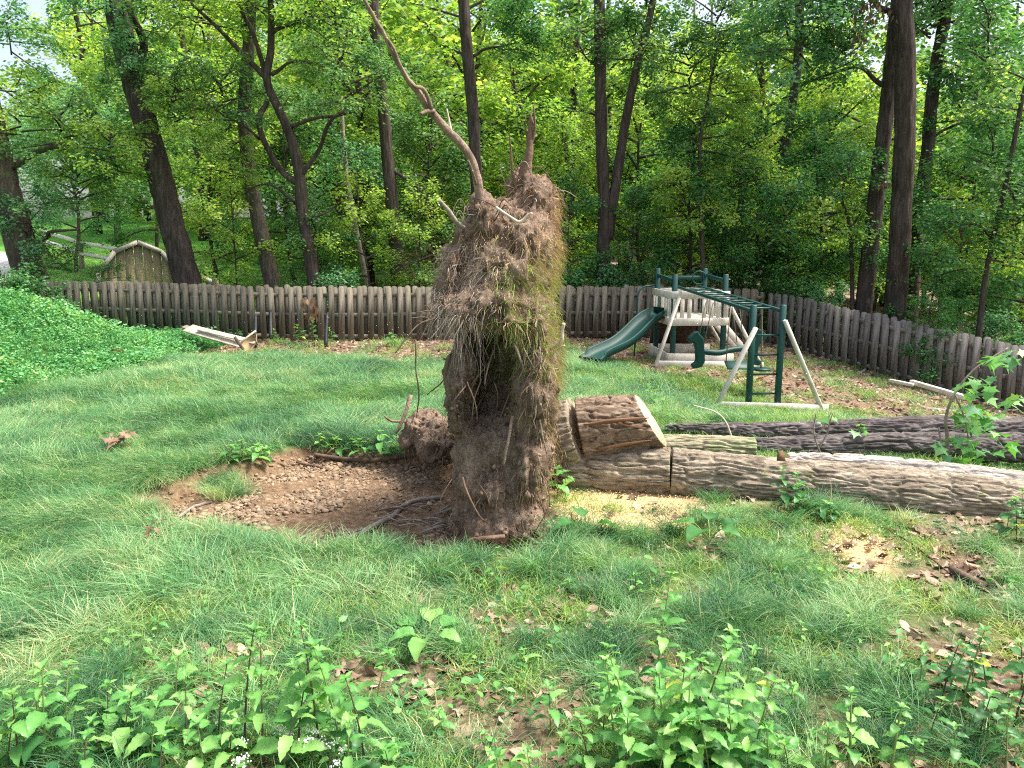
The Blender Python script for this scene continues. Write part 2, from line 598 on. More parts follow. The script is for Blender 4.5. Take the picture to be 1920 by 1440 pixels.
M_GRASSY = leaf_mat('grass_yellowish', [(0.0, hexc('4f7d3c')), (0.5, hexc('7fa550')), (0.85, hexc('a9b866')), (1.0, hexc('c4b27c'))], 0.35, (1.15, 1.15, 0.6), 0.5, 0.3, obj_rand=True)
M_COVER = leaf_mat('ground_cover_leaf', [(0.0, hexc('3a7044')), (0.4, hexc('5d9c5f')), (0.8, hexc('8bbd83')), (1.0, hexc('b5cc80'))], 0.35, (1.1, 1.2, 0.6), 0.65, 0.2, obj_rand=True, patch=0.8)
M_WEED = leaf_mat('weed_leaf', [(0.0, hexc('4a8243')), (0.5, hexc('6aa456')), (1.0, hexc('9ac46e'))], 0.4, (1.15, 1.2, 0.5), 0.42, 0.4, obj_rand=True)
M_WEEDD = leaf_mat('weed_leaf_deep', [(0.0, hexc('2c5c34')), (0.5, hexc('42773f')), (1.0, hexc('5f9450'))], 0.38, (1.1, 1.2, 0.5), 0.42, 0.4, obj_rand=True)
M_WEEDY = leaf_mat('weed_leaf_yellow', [(0.0, hexc('93b445')), (1.0, hexc('cfd35e'))], 0.45, (1.1, 1.1, 0.5), obj_rand=True)
M_STEM = plain('weed_stem', hexc('6b7d47'), hexc('8f9d5b'), 0.6)
M_STEMD = plain('weed_stem_purple', hexc('4f3e38'), hexc('6b5a45'), 0.6)
M_FLOWER = plain('white_flower', hexc('e8eadf'), hexc('f6f6f0'), 0.7)
M_STRAW = leaf_mat('root_fibre', [(0.0, hexc('6f5844')), (0.4, hexc('9b7d60')), (0.75, hexc('c0a07c')), (1.0, hexc('d8c2a4'))], 0.12, (1, .9, .7), 0.8, 0.15)
M_STRAWG = leaf_mat('dry_grass', [(0.0, hexc('8c7f74')), (0.5, hexc('b5a699')), (1.0, hexc('d3c6b8'))], 0.15, (1, .95, .8), 0.8, 0.15)
M_TURF = leaf_mat('turf_strand', [(0.0, hexc('758c4a')), (0.4, hexc('9c9f62')), (0.75, hexc('c0a679')), (1.0, hexc('d2bb95'))], 0.2, (1.1, 1.1, .6), 0.6, 0.2)
M_FIBD = leaf_mat('root_fibre_dark', [(0.0, hexc('3f3229')), (0.5, hexc('6a5646')), (1.0, hexc('94806c'))], 0.08, (1, .9, .7), 0.85, 0.1)
M_STONE = plain('stone', hexc('6f5c48'), hexc('ab957c'), 0.85, 5, 0.3, 30, objr=0.3)
M_CHIP = plain('sawdust_chip', hexc('c4a97c'), hexc('dcc79d'), 0.85, 9, objr=0.15)
M_GREENPL = plain('green_plastic', hexc('06332f'), hexc('093f38'), 0.5, 3, spec=0.3)
M_GREENPOST = plain('green_post', hexc('073a37'), hexc('0a443e'), 0.45, 4, 0.05, 30, spec=0.45)
M_WHITEPL = plain('white_vinyl', hexc('b9b0a2'), hexc('dcd5c8'), 0.5, 6, 0.05, 30, spec=0.4)
M_DARKBOARD = plain('dark_board', hexc('3b2d25'), hexc('57443a'), 0.8, 6, 0.2, 40, (1, 1, 6))
M_FENCEB = plain('fence_wood_brown', hexc('544e45'), hexc('888071'), 0.9, 5, 0.35, 26, (5, 5, 0.5), 0.15, objr=0.26, dist=0.5)
M_FENCEG = plain('fence_wood_grey', hexc('645f5a'), hexc('918a84'), 0.9, 5, 0.35, 26, (5, 5, 0.5), 0.15, objr=0.26, dist=0.5)
M_PAINTW = plain('old_white_paint', hexc('968b7a'), hexc('cfc6b5'), 0.7, 6, 0.2, 30)
M_PLY = plain('plywood', hexc('8f7350'), hexc('bd9f76'), 0.8, 5, 0.2, 30, (1, 6, 1))
M_SHEDW = plain('shed_siding', hexc('a3946c'), hexc('c6b78f'), 0.8, 3, 0.2, 20, (4, 4, .4))
M_SHEDR = plain('shed_roof_shingle', hexc('5c5248'), hexc('7d7163'), 0.9, 10, 0.5, 40)
M_STAKE = plain('dark_stake', hexc('1d2024'), hexc('2b2f33'), 0.5)
M_CHAIN = plain('chain', hexc('5b5648'), hexc('847c68'), 0.5)
M_WOODCUT = None


def wood_cut():
    m, N, L, b = new_mat('fresh_cut_wood')
    tc = N.new('ShaderNodeTexCoord')
    ln = N.new('ShaderNodeVectorMath'); ln.operation = 'LENGTH'
    n = noise_n(N, L, 3.0, 4, tc.outputs['Object'])
    L.new(tc.outputs['Object'], ln.inputs[0])
    ad = N.new('ShaderNodeMath'); ad.operation = 'MULTIPLY_ADD'; ad.inputs[1].default_value = 0.06
    L.new(n.outputs['Fac'], ad.inputs[0]); L.new(ln.outputs['Value'], ad.inputs[2])
    sn = N.new('ShaderNodeMath'); sn.operation = 'SINE'
    mu = N.new('ShaderNodeMath'); mu.operation = 'MULTIPLY'; mu.inputs[1].default_value = 240
    L.new(ad.outputs[0], mu.inputs[0]); L.new(mu.outputs[0], sn.inputs[0])
    r = ramp(N, [(0.0, hexc('b8966c')), (1.0, hexc('d9bf97'))])
    mr = N.new('ShaderNodeMapRange'); mr.inputs['From Min'].default_value = -1
    L.new(sn.outputs[0], mr.inputs['Value']); L.new(mr.outputs[0], r.inputs['Fac'])
    L.new(r.outputs[0], b.inputs['Base Color'])
    b.inputs['Roughness'].default_value = 0.8
    return m


M_WOODCUT = wood_cut()
M_SPLIT = plain('split_wood', hexc('5e4534'), hexc('8d6a50'), 0.8, 6, 0.3, 40, (0.3, 3, 3))


def ground_mat():
    m, N, L, b = new_mat('yard_ground')
    g = N.new('ShaderNodeNewGeometry')
    pos = g.outputs['Position']

    def attr(n):
        a = N.new('ShaderNodeAttribute'); a.attribute_name = n
        return a.outputs['Fac']

    def mixc(f, a, b_):
        x = N.new('ShaderNodeMix'); x.data_type = 'RGBA'
        L.new(f, x.inputs[0]); L.new(a, x.inputs[6]); L.new(b_, x.inputs[7])
        return x.outputs[2]

    def two(s, c1, c2, c3, det=7):
        n = noise_n(N, L, s, det, pos, 0.7)
        r = ramp(N, [(0.32, c1), (0.5, c2), (0.7, c3)])
        L.new(n.outputs['Fac'], r.inputs['Fac'])
        return r.outputs[0]
    lawn = two(9, hexc('38482a'), hexc('4e6a38'), hexc('6b7d46'))
    dirt = two(16, hexc('514131'), hexc('7a644e'), hexc('998169'))
    litter = two(22, hexc('463a2f'), hexc('74604e'), hexc('9e8a76'))
    saw = two(30, hexc('a4875f'), hexc('c9ae80'), hexc('dcc79b'))
    green = two(0.8, hexc('4f8038'), hexc('68a045'), hexc('7cae4e'))
    drive = two(3, hexc('8d8a8a'), hexc('a5a2a2'), hexc('b5b2b2'))
    c = mixc(attr('dirt'), lawn, dirt)
    c = mixc(attr('litter'), c, litter)
    c = mixc(attr('saw'), c, saw)
    c = mixc(attr('far_lawn'), c, green)
    L.new(c, b.inputs['Base Color'])
    b.inputs['Roughness'].default_value = 0.95
    b.inputs['Specular IOR Level'].default_value = 0.1
    n = noise_n(N, L, 28, 8, pos, 0.7)
    bp = N.new('ShaderNodeBump'); bp.inputs['Strength'].default_value = 0.7; bp.inputs['Distance'].default_value = 0.04
    L.new(n.outputs['Fac'], bp.inputs['Height']); L.new(bp.outputs[0], b.inputs['Normal'])
    return m


# ------------------------------------------------------------------ masks of the yard
def m_dirt(x, y):
    return ss(-0.04, 0.10, crater_d(x, y))


def m_saw(x, y):
    n = 0.22 * n2(x, y, 2.4, 31, 4)
    return np.maximum(ss(-0.12, 0.12, sdf(SAW_A, x, y) + n), ss(-0.15, 0.2, sdf(SAW_B, x, y) + n))


def m_litter(x, y):
    n = 0.55 * n2(x, y, 0.9, 41, 4)
    a = np.maximum(ss(-0.3, 0.3, sdf(LIT_L, x, y) + n), ss(-0.4, 0.5, sdf(LIT_R, x, y) + 1.4 * n))
    a = np.maximum(a, ss(-0.2, 0.3, sdf(LIT_N, x, y) + n))
    near = ss(5.0, 3.6, y + 0.8 * n2(x, y, 1.1, 44)) * ss(-0.36, 0.10, n2(x, y, 1.9, 45) + 0.06 * x)
    a = np.maximum(a, 0.9 * near)
    rt = ss(0.4, 1.6, x) * ss(7.0, 5.4, y) * ss(-0.25, 0.15, n2(x, y, 2.1, 46))
    a = np.maximum(a, 0.85 * rt)
    a = np.maximum(a, ss(19.2, 20.5, y) * ss(-6.5, -3, x))
    return np.clip(a, 0, 1)


def m_mound(x, y):
    return ss(-0.35, 0.1, mound_s(x, y) + 0.5 * n2(x, y, 0.9, 21)) * ss(18.2, 17.4, y)


def axis(parts):
    out = []
    for a, b, s in parts:
        out.append(np.arange(a, b, s))
    return np.concatenate(out + [[parts[-1][1]]])


gx = axis([(-600, -80, 60), (-80, -26, 4), (-26, -8, 0.5), (-8, -3.6, 0.12), (-3.6, 2.2, 0.05), (2.2, 9, 0.12), (9, 26, 0.6), (26, 80, 5), (80, 600, 60)])
gy = axis([(-60, -4, 6), (-4, 2, 0.5), (2, 5.2, 0.1), (5.2, 9, 0.05), (9, 20, 0.16), (20, 60, 0.8), (60, 200, 10), (200, 800, 60)])
GX, GY = np.meshgrid(gx, gy)
GZ = terrain(GX, GY)
dm = m_dirt(GX, GY)
GZ = GZ + dm * 0.025 * n2(GX, GY, 9.0, 51, 3) + 0.006 * n2(GX, GY, 14.0, 52, 2)
nx, ny = len(gx), len(gy)
ii = (np.arange(ny - 1)[:, None] * nx + np.arange(nx - 1)[None])
GQ = np.stack([ii, ii + 1, ii + nx + 1, ii + nx], -1).reshape(-1, 4)
far_lawn = ss(19.0, 20.0, GY) * ss(-2.5, -5.0, GX + 0.15 * (GY - 20)) 
ground = obj('ground', mesh('ground', np.stack([GX, GY, GZ], -1).reshape(-1, 3), GQ, [ground_mat()],
                            {'dirt': dm.ravel(), 'litter': m_litter(GX, GY).ravel() * (1 - dm.ravel()), 'saw': m_saw(GX, GY).ravel(), 'far_lawn': far_lawn.ravel()}, True),
             kind='structure', label='yard ground of lawn, bare soil and leaf litter')

# driveway beyond the hill on the far left
dv = []
for (px, py, D) in [(-260, 480, 30), (28, 512, 24.5), (30, 462, 33), (-260, 440, 40)]:
    p = P(px, py, D); dv.append(p)
dv = np.array(dv)
dvg = []
for u in np.linspace(0, 1, 14):
    for w in np.linspace(0, 1, 10):
        p = (dv[0] * (1 - u) + dv[1] * u) * (1 - w) + (dv[3] * (1 - u) + dv[2] * u) * w
        dvg.append((p[0], p[1], tz(p[0], p[1]) + 0.12))
dq = [(a * 10 + b, a * 10 + b + 1, a * 10 + b + 11, a * 10 + b + 10) for a in range(13) for b in range(9)]
obj('driveway', mesh('driveway', dvg, np.array(dq), [plain('concrete', hexc('a19d9c'), hexc('bab6b4'), 0.9, 2, 0.2, 30)]), kind='structure', label='pale concrete driveway at the left edge')
#@@SETTING

# ------------------------------------------------------------------ fences
def picket_mesh(name, h, w, t, m, seed):
    r = np.random.default_rng(seed)
    hw = w / 2
    top = [(-hw, h - 0.045), (-hw * 0.72, h - 0.012), (-hw * 0.3, h), (hw * 0.3, h - 0.002), (hw * 0.72, h - 0.014), (hw, h - 0.05)]
    out = [(-hw, 0), *top, (hw, 0)]
    n = len(out)
    V = [(x, -t / 2, z) for x, z in out[::1]] + [(x, t / 2, z) for x, z in out]
    V = np.array(V)
    Q = [(k, (k + 1) % n, n + (k + 1) % n, n + k) for k in range(n)]
    T = [(0, k + 1, k) for k in range(1, n - 1)] + [(n, n + k, n + k + 1) for k in range(1, n - 1)]
    return mesh(name, V, [np.array(Q), np.array(T)], [m])


def fence(path, h, m, label, pick_w=0.14, gap=0.225, seed=1, lean=0.0):
    path = np.array(path, float)
    root = thing('wooden_fence', (path[0][0], path[0][1], tz(*path[0])), label, 'fence')
    O = np.array(root.location)
    r = random.Random(seed)
    pm = [picket_mesh('picket', h * (1 + r.uniform(-.012, .012)), pick_w * (1 + r.uniform(-.05, .05)), 0.019, m, k) for k in range(5)]
    seg = np.linalg.norm(np.diff(path, axis=0), axis=1)
    cum = np.concatenate([[0], np.cumsum(seg)])
    total = cum[-1]

    def at(s):
        k = min(len(seg) - 1, max(0, int(np.searchsorted(cum, s, 'right') - 1)))
        d = (path[k + 1] - path[k]) / seg[k]
        return path[k] + d * (s - cum[k]), d
    zs = np.arange(0, total + .3, .3)
    zg = np.array([tz(*at(min(s, total))[0]) for s in zs])
    zsm = np.convolve(np.pad(zg, 4, 'edge'), np.ones(9) / 9, 'valid')
    zat = lambda s: float(np.interp(s, zs, zsm))
    n = int(total / gap)
    for k in range(n):
        for side in (0, 1):
            s = (k + 0.5 * side + .25) * gap + r.uniform(-.012, .012)
            p, d = at(s)
            nr = np.array([d[1], -d[0]])
            if nr @ (-p) < 0: nr = -nr            # towards the camera
            off = (0.035 if side == 0 else -0.035)
            q = p + nr * off
            o = obj('picket', pm[r.randrange(5)], root)
            o.location = (q[0] - O[0], q[1] - O[1], zat(s) + 0.03 + r.gauss(0, .014) - O[2])
            o.rotation_euler = (r.uniform(-.015, .015) + lean, r.gauss(0, .016), math.atan2(d[1], d[0]) + r.uniform(-.02, .02))
    # rails run between posts, three high
    sp_ = 2.4
    cuts = sorted(set(list(np.arange(0, total, sp_)) + [total] + list(cum)))
    cuts = [c for i, c in enumerate(cuts) if i == 0 or c - cuts[i - 1] > 0.2]
    for a, b in zip(cuts[:-1], cuts[1:]):
        pa, _ = at(a + 1e-4); pb, _ = at(b - 1e-4)
        for f in (0.10, 0.50, 0.86):
            A = np.array([pa[0], pa[1], zat(a) + h * f]) - O
            B = np.array([pb[0], pb[1], zat(b) + h * f]) - O
            V, Q = bar_v(A, B, 0.038, 0.085)
            obj('rail', mesh('rail', V, Q, [m]), root)
    for a in cuts:
        p, d = at(min(a, total - 1e-4))
        nr = np.array([d[1], -d[0]])
        if nr @ (-p) < 0: nr = -nr
        q = p - nr * 0.095
        V, Q = box_v((q[0] - O[0], q[1] - O[1], zat(a) + h * 0.47 - O[2]), [[d[0], d[1], 0], [nr[0], nr[1], 0], [0, 0, 1]], (.045, .045, h * .5))
        obj('post', mesh('post', V, Q, [m]), root)
    return root


fence([(-12.5, 18.6), (-7.85, 18.0), (-4.4, 17.75), (1.5, 18.8), (6.35, 19.6)], 1.24, M_FENCEB,
      'weathered brown shadowbox fence across the back of the yard', seed=3)
fence([(6.5, 19.5), (7.55, 17.5), (9.7, 15.0), (12.6, 12.0)], 1.27, M_FENCEG,
      'grey shadowbox fence running down the right side behind the playset', seed=4)


# ------------------------------------------------------------------ trees
def crown_mesh(name, seed, z0, z1, nbr, Lmax, leafL, ntw, nlf, mat, tmpl=LEAF4, elev=(0.05, 0.5), shape='round', trunk_r=0.0, flat=0.35, droop=0.15, lean=(0, 0), trunk=None):
    """sprays of twigs and leaves round a stem; material 0 leaves, 1 twigs"""
    r = np.random.default_rng(seed)
    mb = MB()
    if trunk:                                        # a slender stem of its own
        hgt, rb = trunk
        tt = np.linspace(0, 1, 10)
        w = np.stack([0.10 * hgt * 0.3 * vnoise(np.stack([tt * 3, tt * 0 + seed, tt * 0], -1)) + lean[0] * tt * hgt,
                      0.10 * hgt * 0.3 * vnoise(np.stack([tt * 3, tt * 0 + seed + 9, tt * 0], -1)) + lean[1] * tt * hgt, tt * hgt - .2], -1)
        w[:, :2] -= w[0, :2]
        V, Q, T = tube(w, rb * (1 - 0.8 * tt) + .004, 7)
        mb.add(V, Q, T, 1)
        stem = lambda h: np.array([np.interp(h, w[:, 2], w[:, 0]), np.interp(h, w[:, 2], w[:, 1]), h])
    else:
        stem = lambda h: np.array([lean[0] * h, lean[1] * h, h])
    for b in range(nbr):
        f = (b + r.random()) / nbr
        h = z0 + (z1 - z0) * f
        prof = {'round': math.sin(pi * (0.12 + 0.85 * f)) ** 0.7, 'cone': 1 - 0.75 * f, 'wide': 1 - 0.25 * f, 'vase': 0.5 + 0.5 * f}[shape]
        L = Lmax * prof * r.uniform(0.65, 1.1)
        az = b * 2.399 + r.uniform(-.5, .5)
        el = r.uniform(*elev) + 0.35 * f
        hd = np.array([math.cos(az), math.sin(az), 0])
        perp = np.array([-hd[1], hd[0], 0])
        t = np.linspace(0, 1, 7)[:, None]
        s = stem(h)
        wob = r.normal(0, 0.06 * L, 2)
        br = s + hd * (L * t * math.cos(el)) + np.array([0, 0, 1]) * (L * (math.sin(el) * t - droop * t * t)) + perp * (wob[0] * np.sin(t * 3)) + np.array([0, 0, 1]) * (wob[1] * np.sin(t * 4) * .5)
        V, Q, T = tube(br, (0.012 + 0.012 * L) * (1 - 0.85 * t[:, 0]) + .003, 5, cap=False)
        mb.add(V, Q, None, 1)
        # twigs
        nt = max(4, int(ntw * L / Lmax))
        ft = r.uniform(0.18, 1.0, nt) ** 0.8
        k = ft * 6
        k0 = np.minimum(k.astype(int), 5)
        st = br[k0] + (br[k0 + 1] - br[k0]) * (k - k0)[:, None]
        sgn = np.where(np.arange(nt) % 2, 1, -1)
        ang = sgn * r.uniform(0.4, 1.2, nt)
        dirs = hd * np.cos(ang)[:, None] + perp * np.sin(ang)[:, None]
        dirs[:, 2] += r.normal(0.08, flat * 0.5, nt)
        tl = L * 0.42 * (1.15 - 0.6 * ft) * r.uniform(0.6, 1.2, nt)
        tt = np.linspace(0, 1, 4)
        tw = st[:, None] + dirs[:, None] * (tl[:, None] * tt)[..., None]
        tw[:, :, 2] -= (droop * 0.9 * tl[:, None] * tt ** 2)
        side = nrm(np.cross(dirs, np.array([0, 0, 1.0]) + r.normal(0, .4, (nt, 3))))
        V, Q = ribbons(tw, np.linspace(.012, .004, 4)[None].repeat(nt, 0), side)
        mb.add(V, Q, None, 1)
        # leaves
        u = r.uniform(0.12, 1.02, (nt, nlf))
        pos = st[:, None] + dirs[:, None] * (tl[:, None] * u)[..., None]
        pos[..., 2] -= droop * 0.9 * tl[:, None] * u ** 2
        pos = pos.reshape(-1, 3) + r.normal(0, 0.05 + 0.45 * leafL, (nt * nlf, 3)) * np.array([1, 1, 0.7 + flat])
        yaw = r.choice([-1, 1], nt * nlf) * r.uniform(0.2, 1.3, nt * nlf)
        dd = np.repeat(dirs, nlf, 0)
        cs, sn = np.cos(yaw), np.sin(yaw)
        ld = np.stack([dd[:, 0] * cs - dd[:, 1] * sn, dd[:, 0] * sn + dd[:, 1] * cs, dd[:, 2] * .3 + r.normal(-0.25, 0.3, nt * nlf)], -1)
        up = np.array([0, 0, 1.0]) + r.normal(0, 0.62, (nt * nlf, 3))
        sz = leafL * r.uniform(0.6, 1.25, nt * nlf)
        V, T = leaf_batch(tmpl[0], tmpl[1], pos, ld, up, sz)
        rv = np.clip(r.normal(0.42 + 0.10 * r.normal(), 0.2, nt * nlf), 0, 1)
        mb.add(V, None, T, 0, np.repeat(rv, len(tmpl[0])))
    return mb.mesh(name, [mat, M_TWIG])


def trunk_disp(seed, amp):
    def f(ln, th, R):
        q = np.stack([np.cos(th) * R * 14, np.sin(th) * R * 14, ln * 2.2], -1)
        return amp * 2.0 * R * (0.3 - np.abs(fbm(q, 3, seed))) + 0.06 * R * vnoise(np.stack([np.cos(th) * 1.2, np.sin(th) * 1.2, ln * .6], -1), seed + 5)
    return f


def px_trunk(pts, D, sides=28, seed=0, root=None, up_to=None, disp=0.22):
    """trunk through picture points (px, py, width px) standing D metres ahead"""
    W = [P(x, y, D) for x, y, w in pts]
    R = [w / F_PX * D / 2 * (.74 if w > 13 else .85) for x, y, w in pts]
    W = np.array(W); R = np.array(R)
    if up_to:
        d = nrm(W[-1] - W[-2])
        d = nrm(d + np.array([0, 0, .6]))
        k = (up_to - W[-1][2]) / max(d[2], .3)
        W = np.vstack([W, W[-1] + d * k * .5, W[-1] + d * k]); R = np.concatenate([R, [R[-1] * .75, R[-1] * .35]])
    return W, R


def grow_tree(name, D, stems, label, crown=None, bark=None, up_to=13, sides=26, seed=0, flare=1.2, limbs=(), bend_base=True, cat='tree', top_crowns=()):
    bark = bark or M_BARK
    W, R = px_trunk(stems[0], D, seed=seed, up_to=up_to)
    base = W[0].copy()
    g = tz(base[0], base[1])
    d = (W[1] - W[0]); d = d / max(d[2], .2)
    foot = np.array([base[0] - d[0] * max(0, base[2] - g) * .6, base[1], g - 0.15])
    W = np.vstack([foot, W]); R = np.concatenate([[R[0] * flare], R])
    root = thing(name, (foot[0], foot[1], g), label, cat)
    O = np.array(root.location)
    mb = MB()
    ln = np.linalg.norm(np.diff(W, axis=0), axis=1).sum()
    n = int(ln / .16) + 4
    c = resample(W, n); rr = resample(np.stack([R, R, R], -1), n)[:, 0]
    V, Q, T = tube(c - O, rr, sides, trunk_disp(seed, 0.22))
    mb.add(V, Q, T)
    for st in stems[1:]:
        W2, R2 = px_trunk(st, D, up_to=None)
        n = int(np.linalg.norm(np.diff(W2, axis=0), axis=1).sum() / .12) + 4
        cc = resample(W2, n); r2 = resample(np.stack([R2] * 3, -1), n)[:, 0]
        cc[:, 1] += np.linspace(0, 1, n) * 0.6 * vnoise(np.stack([np.linspace(0, 3, n), np.full(n, seed + len(mb.V)), np.zeros(n)], -1))
        V, Q, T = tube(cc - O, np.maximum(r2, .006), max(6, sides // 2), trunk_disp(seed + 3, 0.15))
        mb.add(V, Q, T)
    obj('trunk', mb.mesh('trunk', [bark], True), root)
    return root, W


# crowns shared between trees
C_UNDER = [crown_mesh('crown', 100 + k, 1.2, 6.2, 24, 2.6, 0.12, 28, 24, m, LEAF4, (-0.1, 0.8), 'round', flat=0.75, droop=.28, trunk=(6.6, .06), lean=(0.03 * (k - 1), 0.02))
           for k, m in enumerate([M_LEAF, M_LEAFD, M_LEAF, M_LEAFB])]
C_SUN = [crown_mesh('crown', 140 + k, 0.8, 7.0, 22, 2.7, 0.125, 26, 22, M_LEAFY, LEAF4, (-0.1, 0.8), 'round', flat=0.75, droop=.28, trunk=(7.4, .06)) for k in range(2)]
C_SAP = [crown_mesh('crown', 160 + k, 0.7, 4.3, 16, 1.3, 0.105, 18, 15, m, LEAF4, (0.1, 0.6), 'round', flat=0.3, trunk=(4.6, .03), lean=(.04 * k - .04, .02)) for k, m in enumerate([M_LEAF, M_LEAFD, M_LEAFY])]
C_BUSH = [crown_mesh('crown', 180 + k, 0.15, 1.7, 18, 1.15, 0.10, 18, 15, m, LEAF4, (0.15, 0.8), 'wide', flat=0.5, trunk=(1.9, .025)) for k, m in enumerate([M_LEAF, M_LEAFD, M_LEAFB])]
C_TALL = [crown_mesh('crown', 200 + k, 0.0, 6.0, 22, 3.4, 0.17, 26, 20, m, LEAF4, (-0.3, 0.9), 'round', flat=0.9) for k, m in enumerate([M_LEAF, M_LEAFD, M_LEAFY])]
C_LIMB = [crown_mesh('crown', 220 + k, -0.3, 1.3, 10, 1.8, 0.15, 19, 11, m, LEAF6, (-0.5, 0.8), 'wide', flat=0.8) for k, m in enumerate([M_LEAF, M_LEAFD, M_LEAFB])]
C_LAYER = [crown_mesh('crown', 240 + k, 0.0, 1.6, 12, 2.2, 0.13, 20, 15, m, LEAF6, (-0.3, 0.5), 'wide', flat=0.5) for k, m in enumerate([M_LEAF, M_LEAFY])]


def crown_at(root, me, px, py, D, s=1.0, rz=0.0, sz=None):
    """a leafy crown belonging to that tree, its foot at a spot of the picture"""
    w = P(px, py, D)
    o = obj('crown', me, root)
    o.location = Vector(w) - root.location
    o.rotation_euler = (0, 0, rz)
    o.scale = (s, s, sz or s)
    return o


trees = {}
# left edge maple with a long limb over the shed
t, W = grow_tree('maple_tree', 19.6, [[(70, 555, 74), (45, 480, 66), (22, 390, 60), (2, 310, 54), (-20, 210, 50), (-50, 60, 44)],
                                    [(14, 315, 20), (60, 292, 15), (100, 280, 11), (135, 272, 8), (180, 290, 5), (215, 312, 3)],
                                    [(40, 470, 14), (90, 440, 8), (150, 430, 4)]],
               'leaning maple trunk at the left edge, its leafy limb over the shed', seed=1, bark=M_BARKG)
for (x, y, s, a, m) in [(120, 300, .75, .3, C_LAYER[0]), (210, 335, .7, 2.1, C_LAYER[1]), (40, 255, .75, 4.0, C_LAYER[1]), (60, 430, .6, 3.0, C_LIMB[2]), (205, 525, .28, 2.2, C_LIMB[0]), (20, 90, .6, 5.0, C_LIMB[2]), (150, 385, .55, 5.0, C_LAYER[0]), (110, 500, .42, .5, C_LIMB[0])]:
    crown_at(t, m, x, y, 19.2 + .3 * math.sin(a * 5), s, a)
# big leaning oak by the shed
t, W = grow_tree('oak_tree', 19.8, [[(356, 545, 66), (340, 480, 60), (322, 420, 57), (300, 330, 55), (275, 240, 53), (248, 140, 52), (222, 40, 50), (200, -60, 48)],
                                   [(250, 150, 20), (262, 90, 18), (258, 30, 16), (240, -20, 14)], [(268, 130, 10), (310, 150, 7), (345, 175, 4)]],
               'thick dark oak trunk leaning left just right of the shed', seed=2)
for (x, y, s, a, m) in [(235, 150, .38, .5, C_LIMB[0]), (270, 95, .5, 2.5, C_LIMB[2]), (330, 180, .5, 1.5, C_LIMB[0]), (285, 20, .6, 3.3, C_LIMB[0]), (170, 30, .55, 4.4, C_LIMB[2])]:
    crown_at(t, m, x, y, 19.3, s, a)
t, W = grow_tree('oak_tree', 20.4, [[(514, 550, 38), (500, 480, 36), (482, 400, 33), (467, 320, 31), (458, 220, 29), (464, 110, 27), (470, 0, 25)]],
               'straight medium trunk with a few dead leaves between the leaning oak and the forked maple', seed=3, bark=M_BARKG)
# forked maple
t, W = grow_tree('maple_tree', 19.2, [[(592, 552, 32), (578, 460, 29), (566, 390, 27), (562, 330, 26), (545, 255, 22), (520, 200, 19), (500, 150, 17), (508, 90, 15), (508, 10, 13), (505, -40, 11)],
                                    [(560, 345, 17), (525, 318, 15), (500, 275, 14), (490, 225, 13), (500, 190, 10)],
                                    [(498, 145, 13), (455, 100, 10), (400, 45, 8), (350, 0, 6)],
                                    [(496, 135, 11), (482, 80, 9), (455, 15, 7)],
                                    [(565, 330, 12), (590, 290, 9), (625, 235, 7), (660, 205, 4)],
                                    [(545, 238, 9), (585, 222, 7), (630, 212, 5), (690, 195, 3)],
                                    [(508, 140, 9), (545, 120, 6), (590, 112, 5), (640, 120, 3)],
                                    [(512, 60, 9), (560, 35, 7), (610, 20, 4)],
                                    [(488, 262, 6), (455, 235, 4), (400, 205, 3)], [(585, 410, 6), (610, 400, 4), (650, 370, 3)], [(553, 380, 6), (500, 345, 4), (440, 365, 2)]],
               'dark forked maple with curving stems behind the middle of the back fence', seed=4, up_to=None, sides=20)
for (x, y, s, a, m) in [(420, 230, .7, .2, C_LAYER[0]), (380, 60, .7, 1.7, C_LAYER[1]), (640, 130, .75, 3.0, C_LAYER[0]), (600, 40, .75, 4.2, C_LAYER[1]), (660, 210, .7, 5.1, C_LAYER[0]), (455, 20, .8, 2.2, C_LAYER[0]), (520, 30, .7, .9, C_LAYER[1]), (430, 330, .55, .9, C_LAYER[1]), (330, 250, .6, 4.9, C_LAYER[1])]:
    crown_at(t, m, x, y, 19.2 + .5 * math.sin(a * 7), s, a)
mb = MB()                                                    # bunch of dead leaves hanging in front of the fence
for k in range(26):
    c = P(580 + random.uniform(-14, 14), 578 + random.uniform(-22, 16), 17.3)
    V, T = leaf_batch(LEAF6[0], LEAF6[1], c[None], np.array([[random.uniform(-.4, .4), random.uniform(-.4, .4), -1]]), np.random.default_rng(k).normal(0, 1, (1, 3)), .17)
    mb.add(V - np.array(t.location), None, T)
obj('dead_leaves', mb.mesh('dead_leaves', [M_DEADL]), t)
t, W = grow_tree('oak_tree', 20.4, [[(746, 552, 33), (742, 470, 31), (736, 400, 30), (727, 300, 28), (718, 200, 27), (708, 100, 25), (700, 0, 24)], [(738, 320, 8), (780, 350, 5), (820, 400, 3)]],
               'slim dark trunk behind the fence just left of the root plate', seed=5)
t, W = grow_tree('oak_tree', 20.8, [[(912, 570, 32), (903, 480, 30), (893, 330, 28), (886, 200, 27), (876, 90, 25), (868, -10, 24)], [(888, 105, 7), (915, 92, 5), (965, 88, 3)]],
               'straight dark trunk rising directly behind the root plate', seed=6)
for (x, y, s, a, m) in [(985, 90, .6, 1.5, C_LIMB[1]), (960, 60, .55, 4.5, C_LIMB[1]), (1010, 110, .45, 3.3, C_LIMB[1])]:
    crown_at(t, m, x, y, 20.2, s, a)
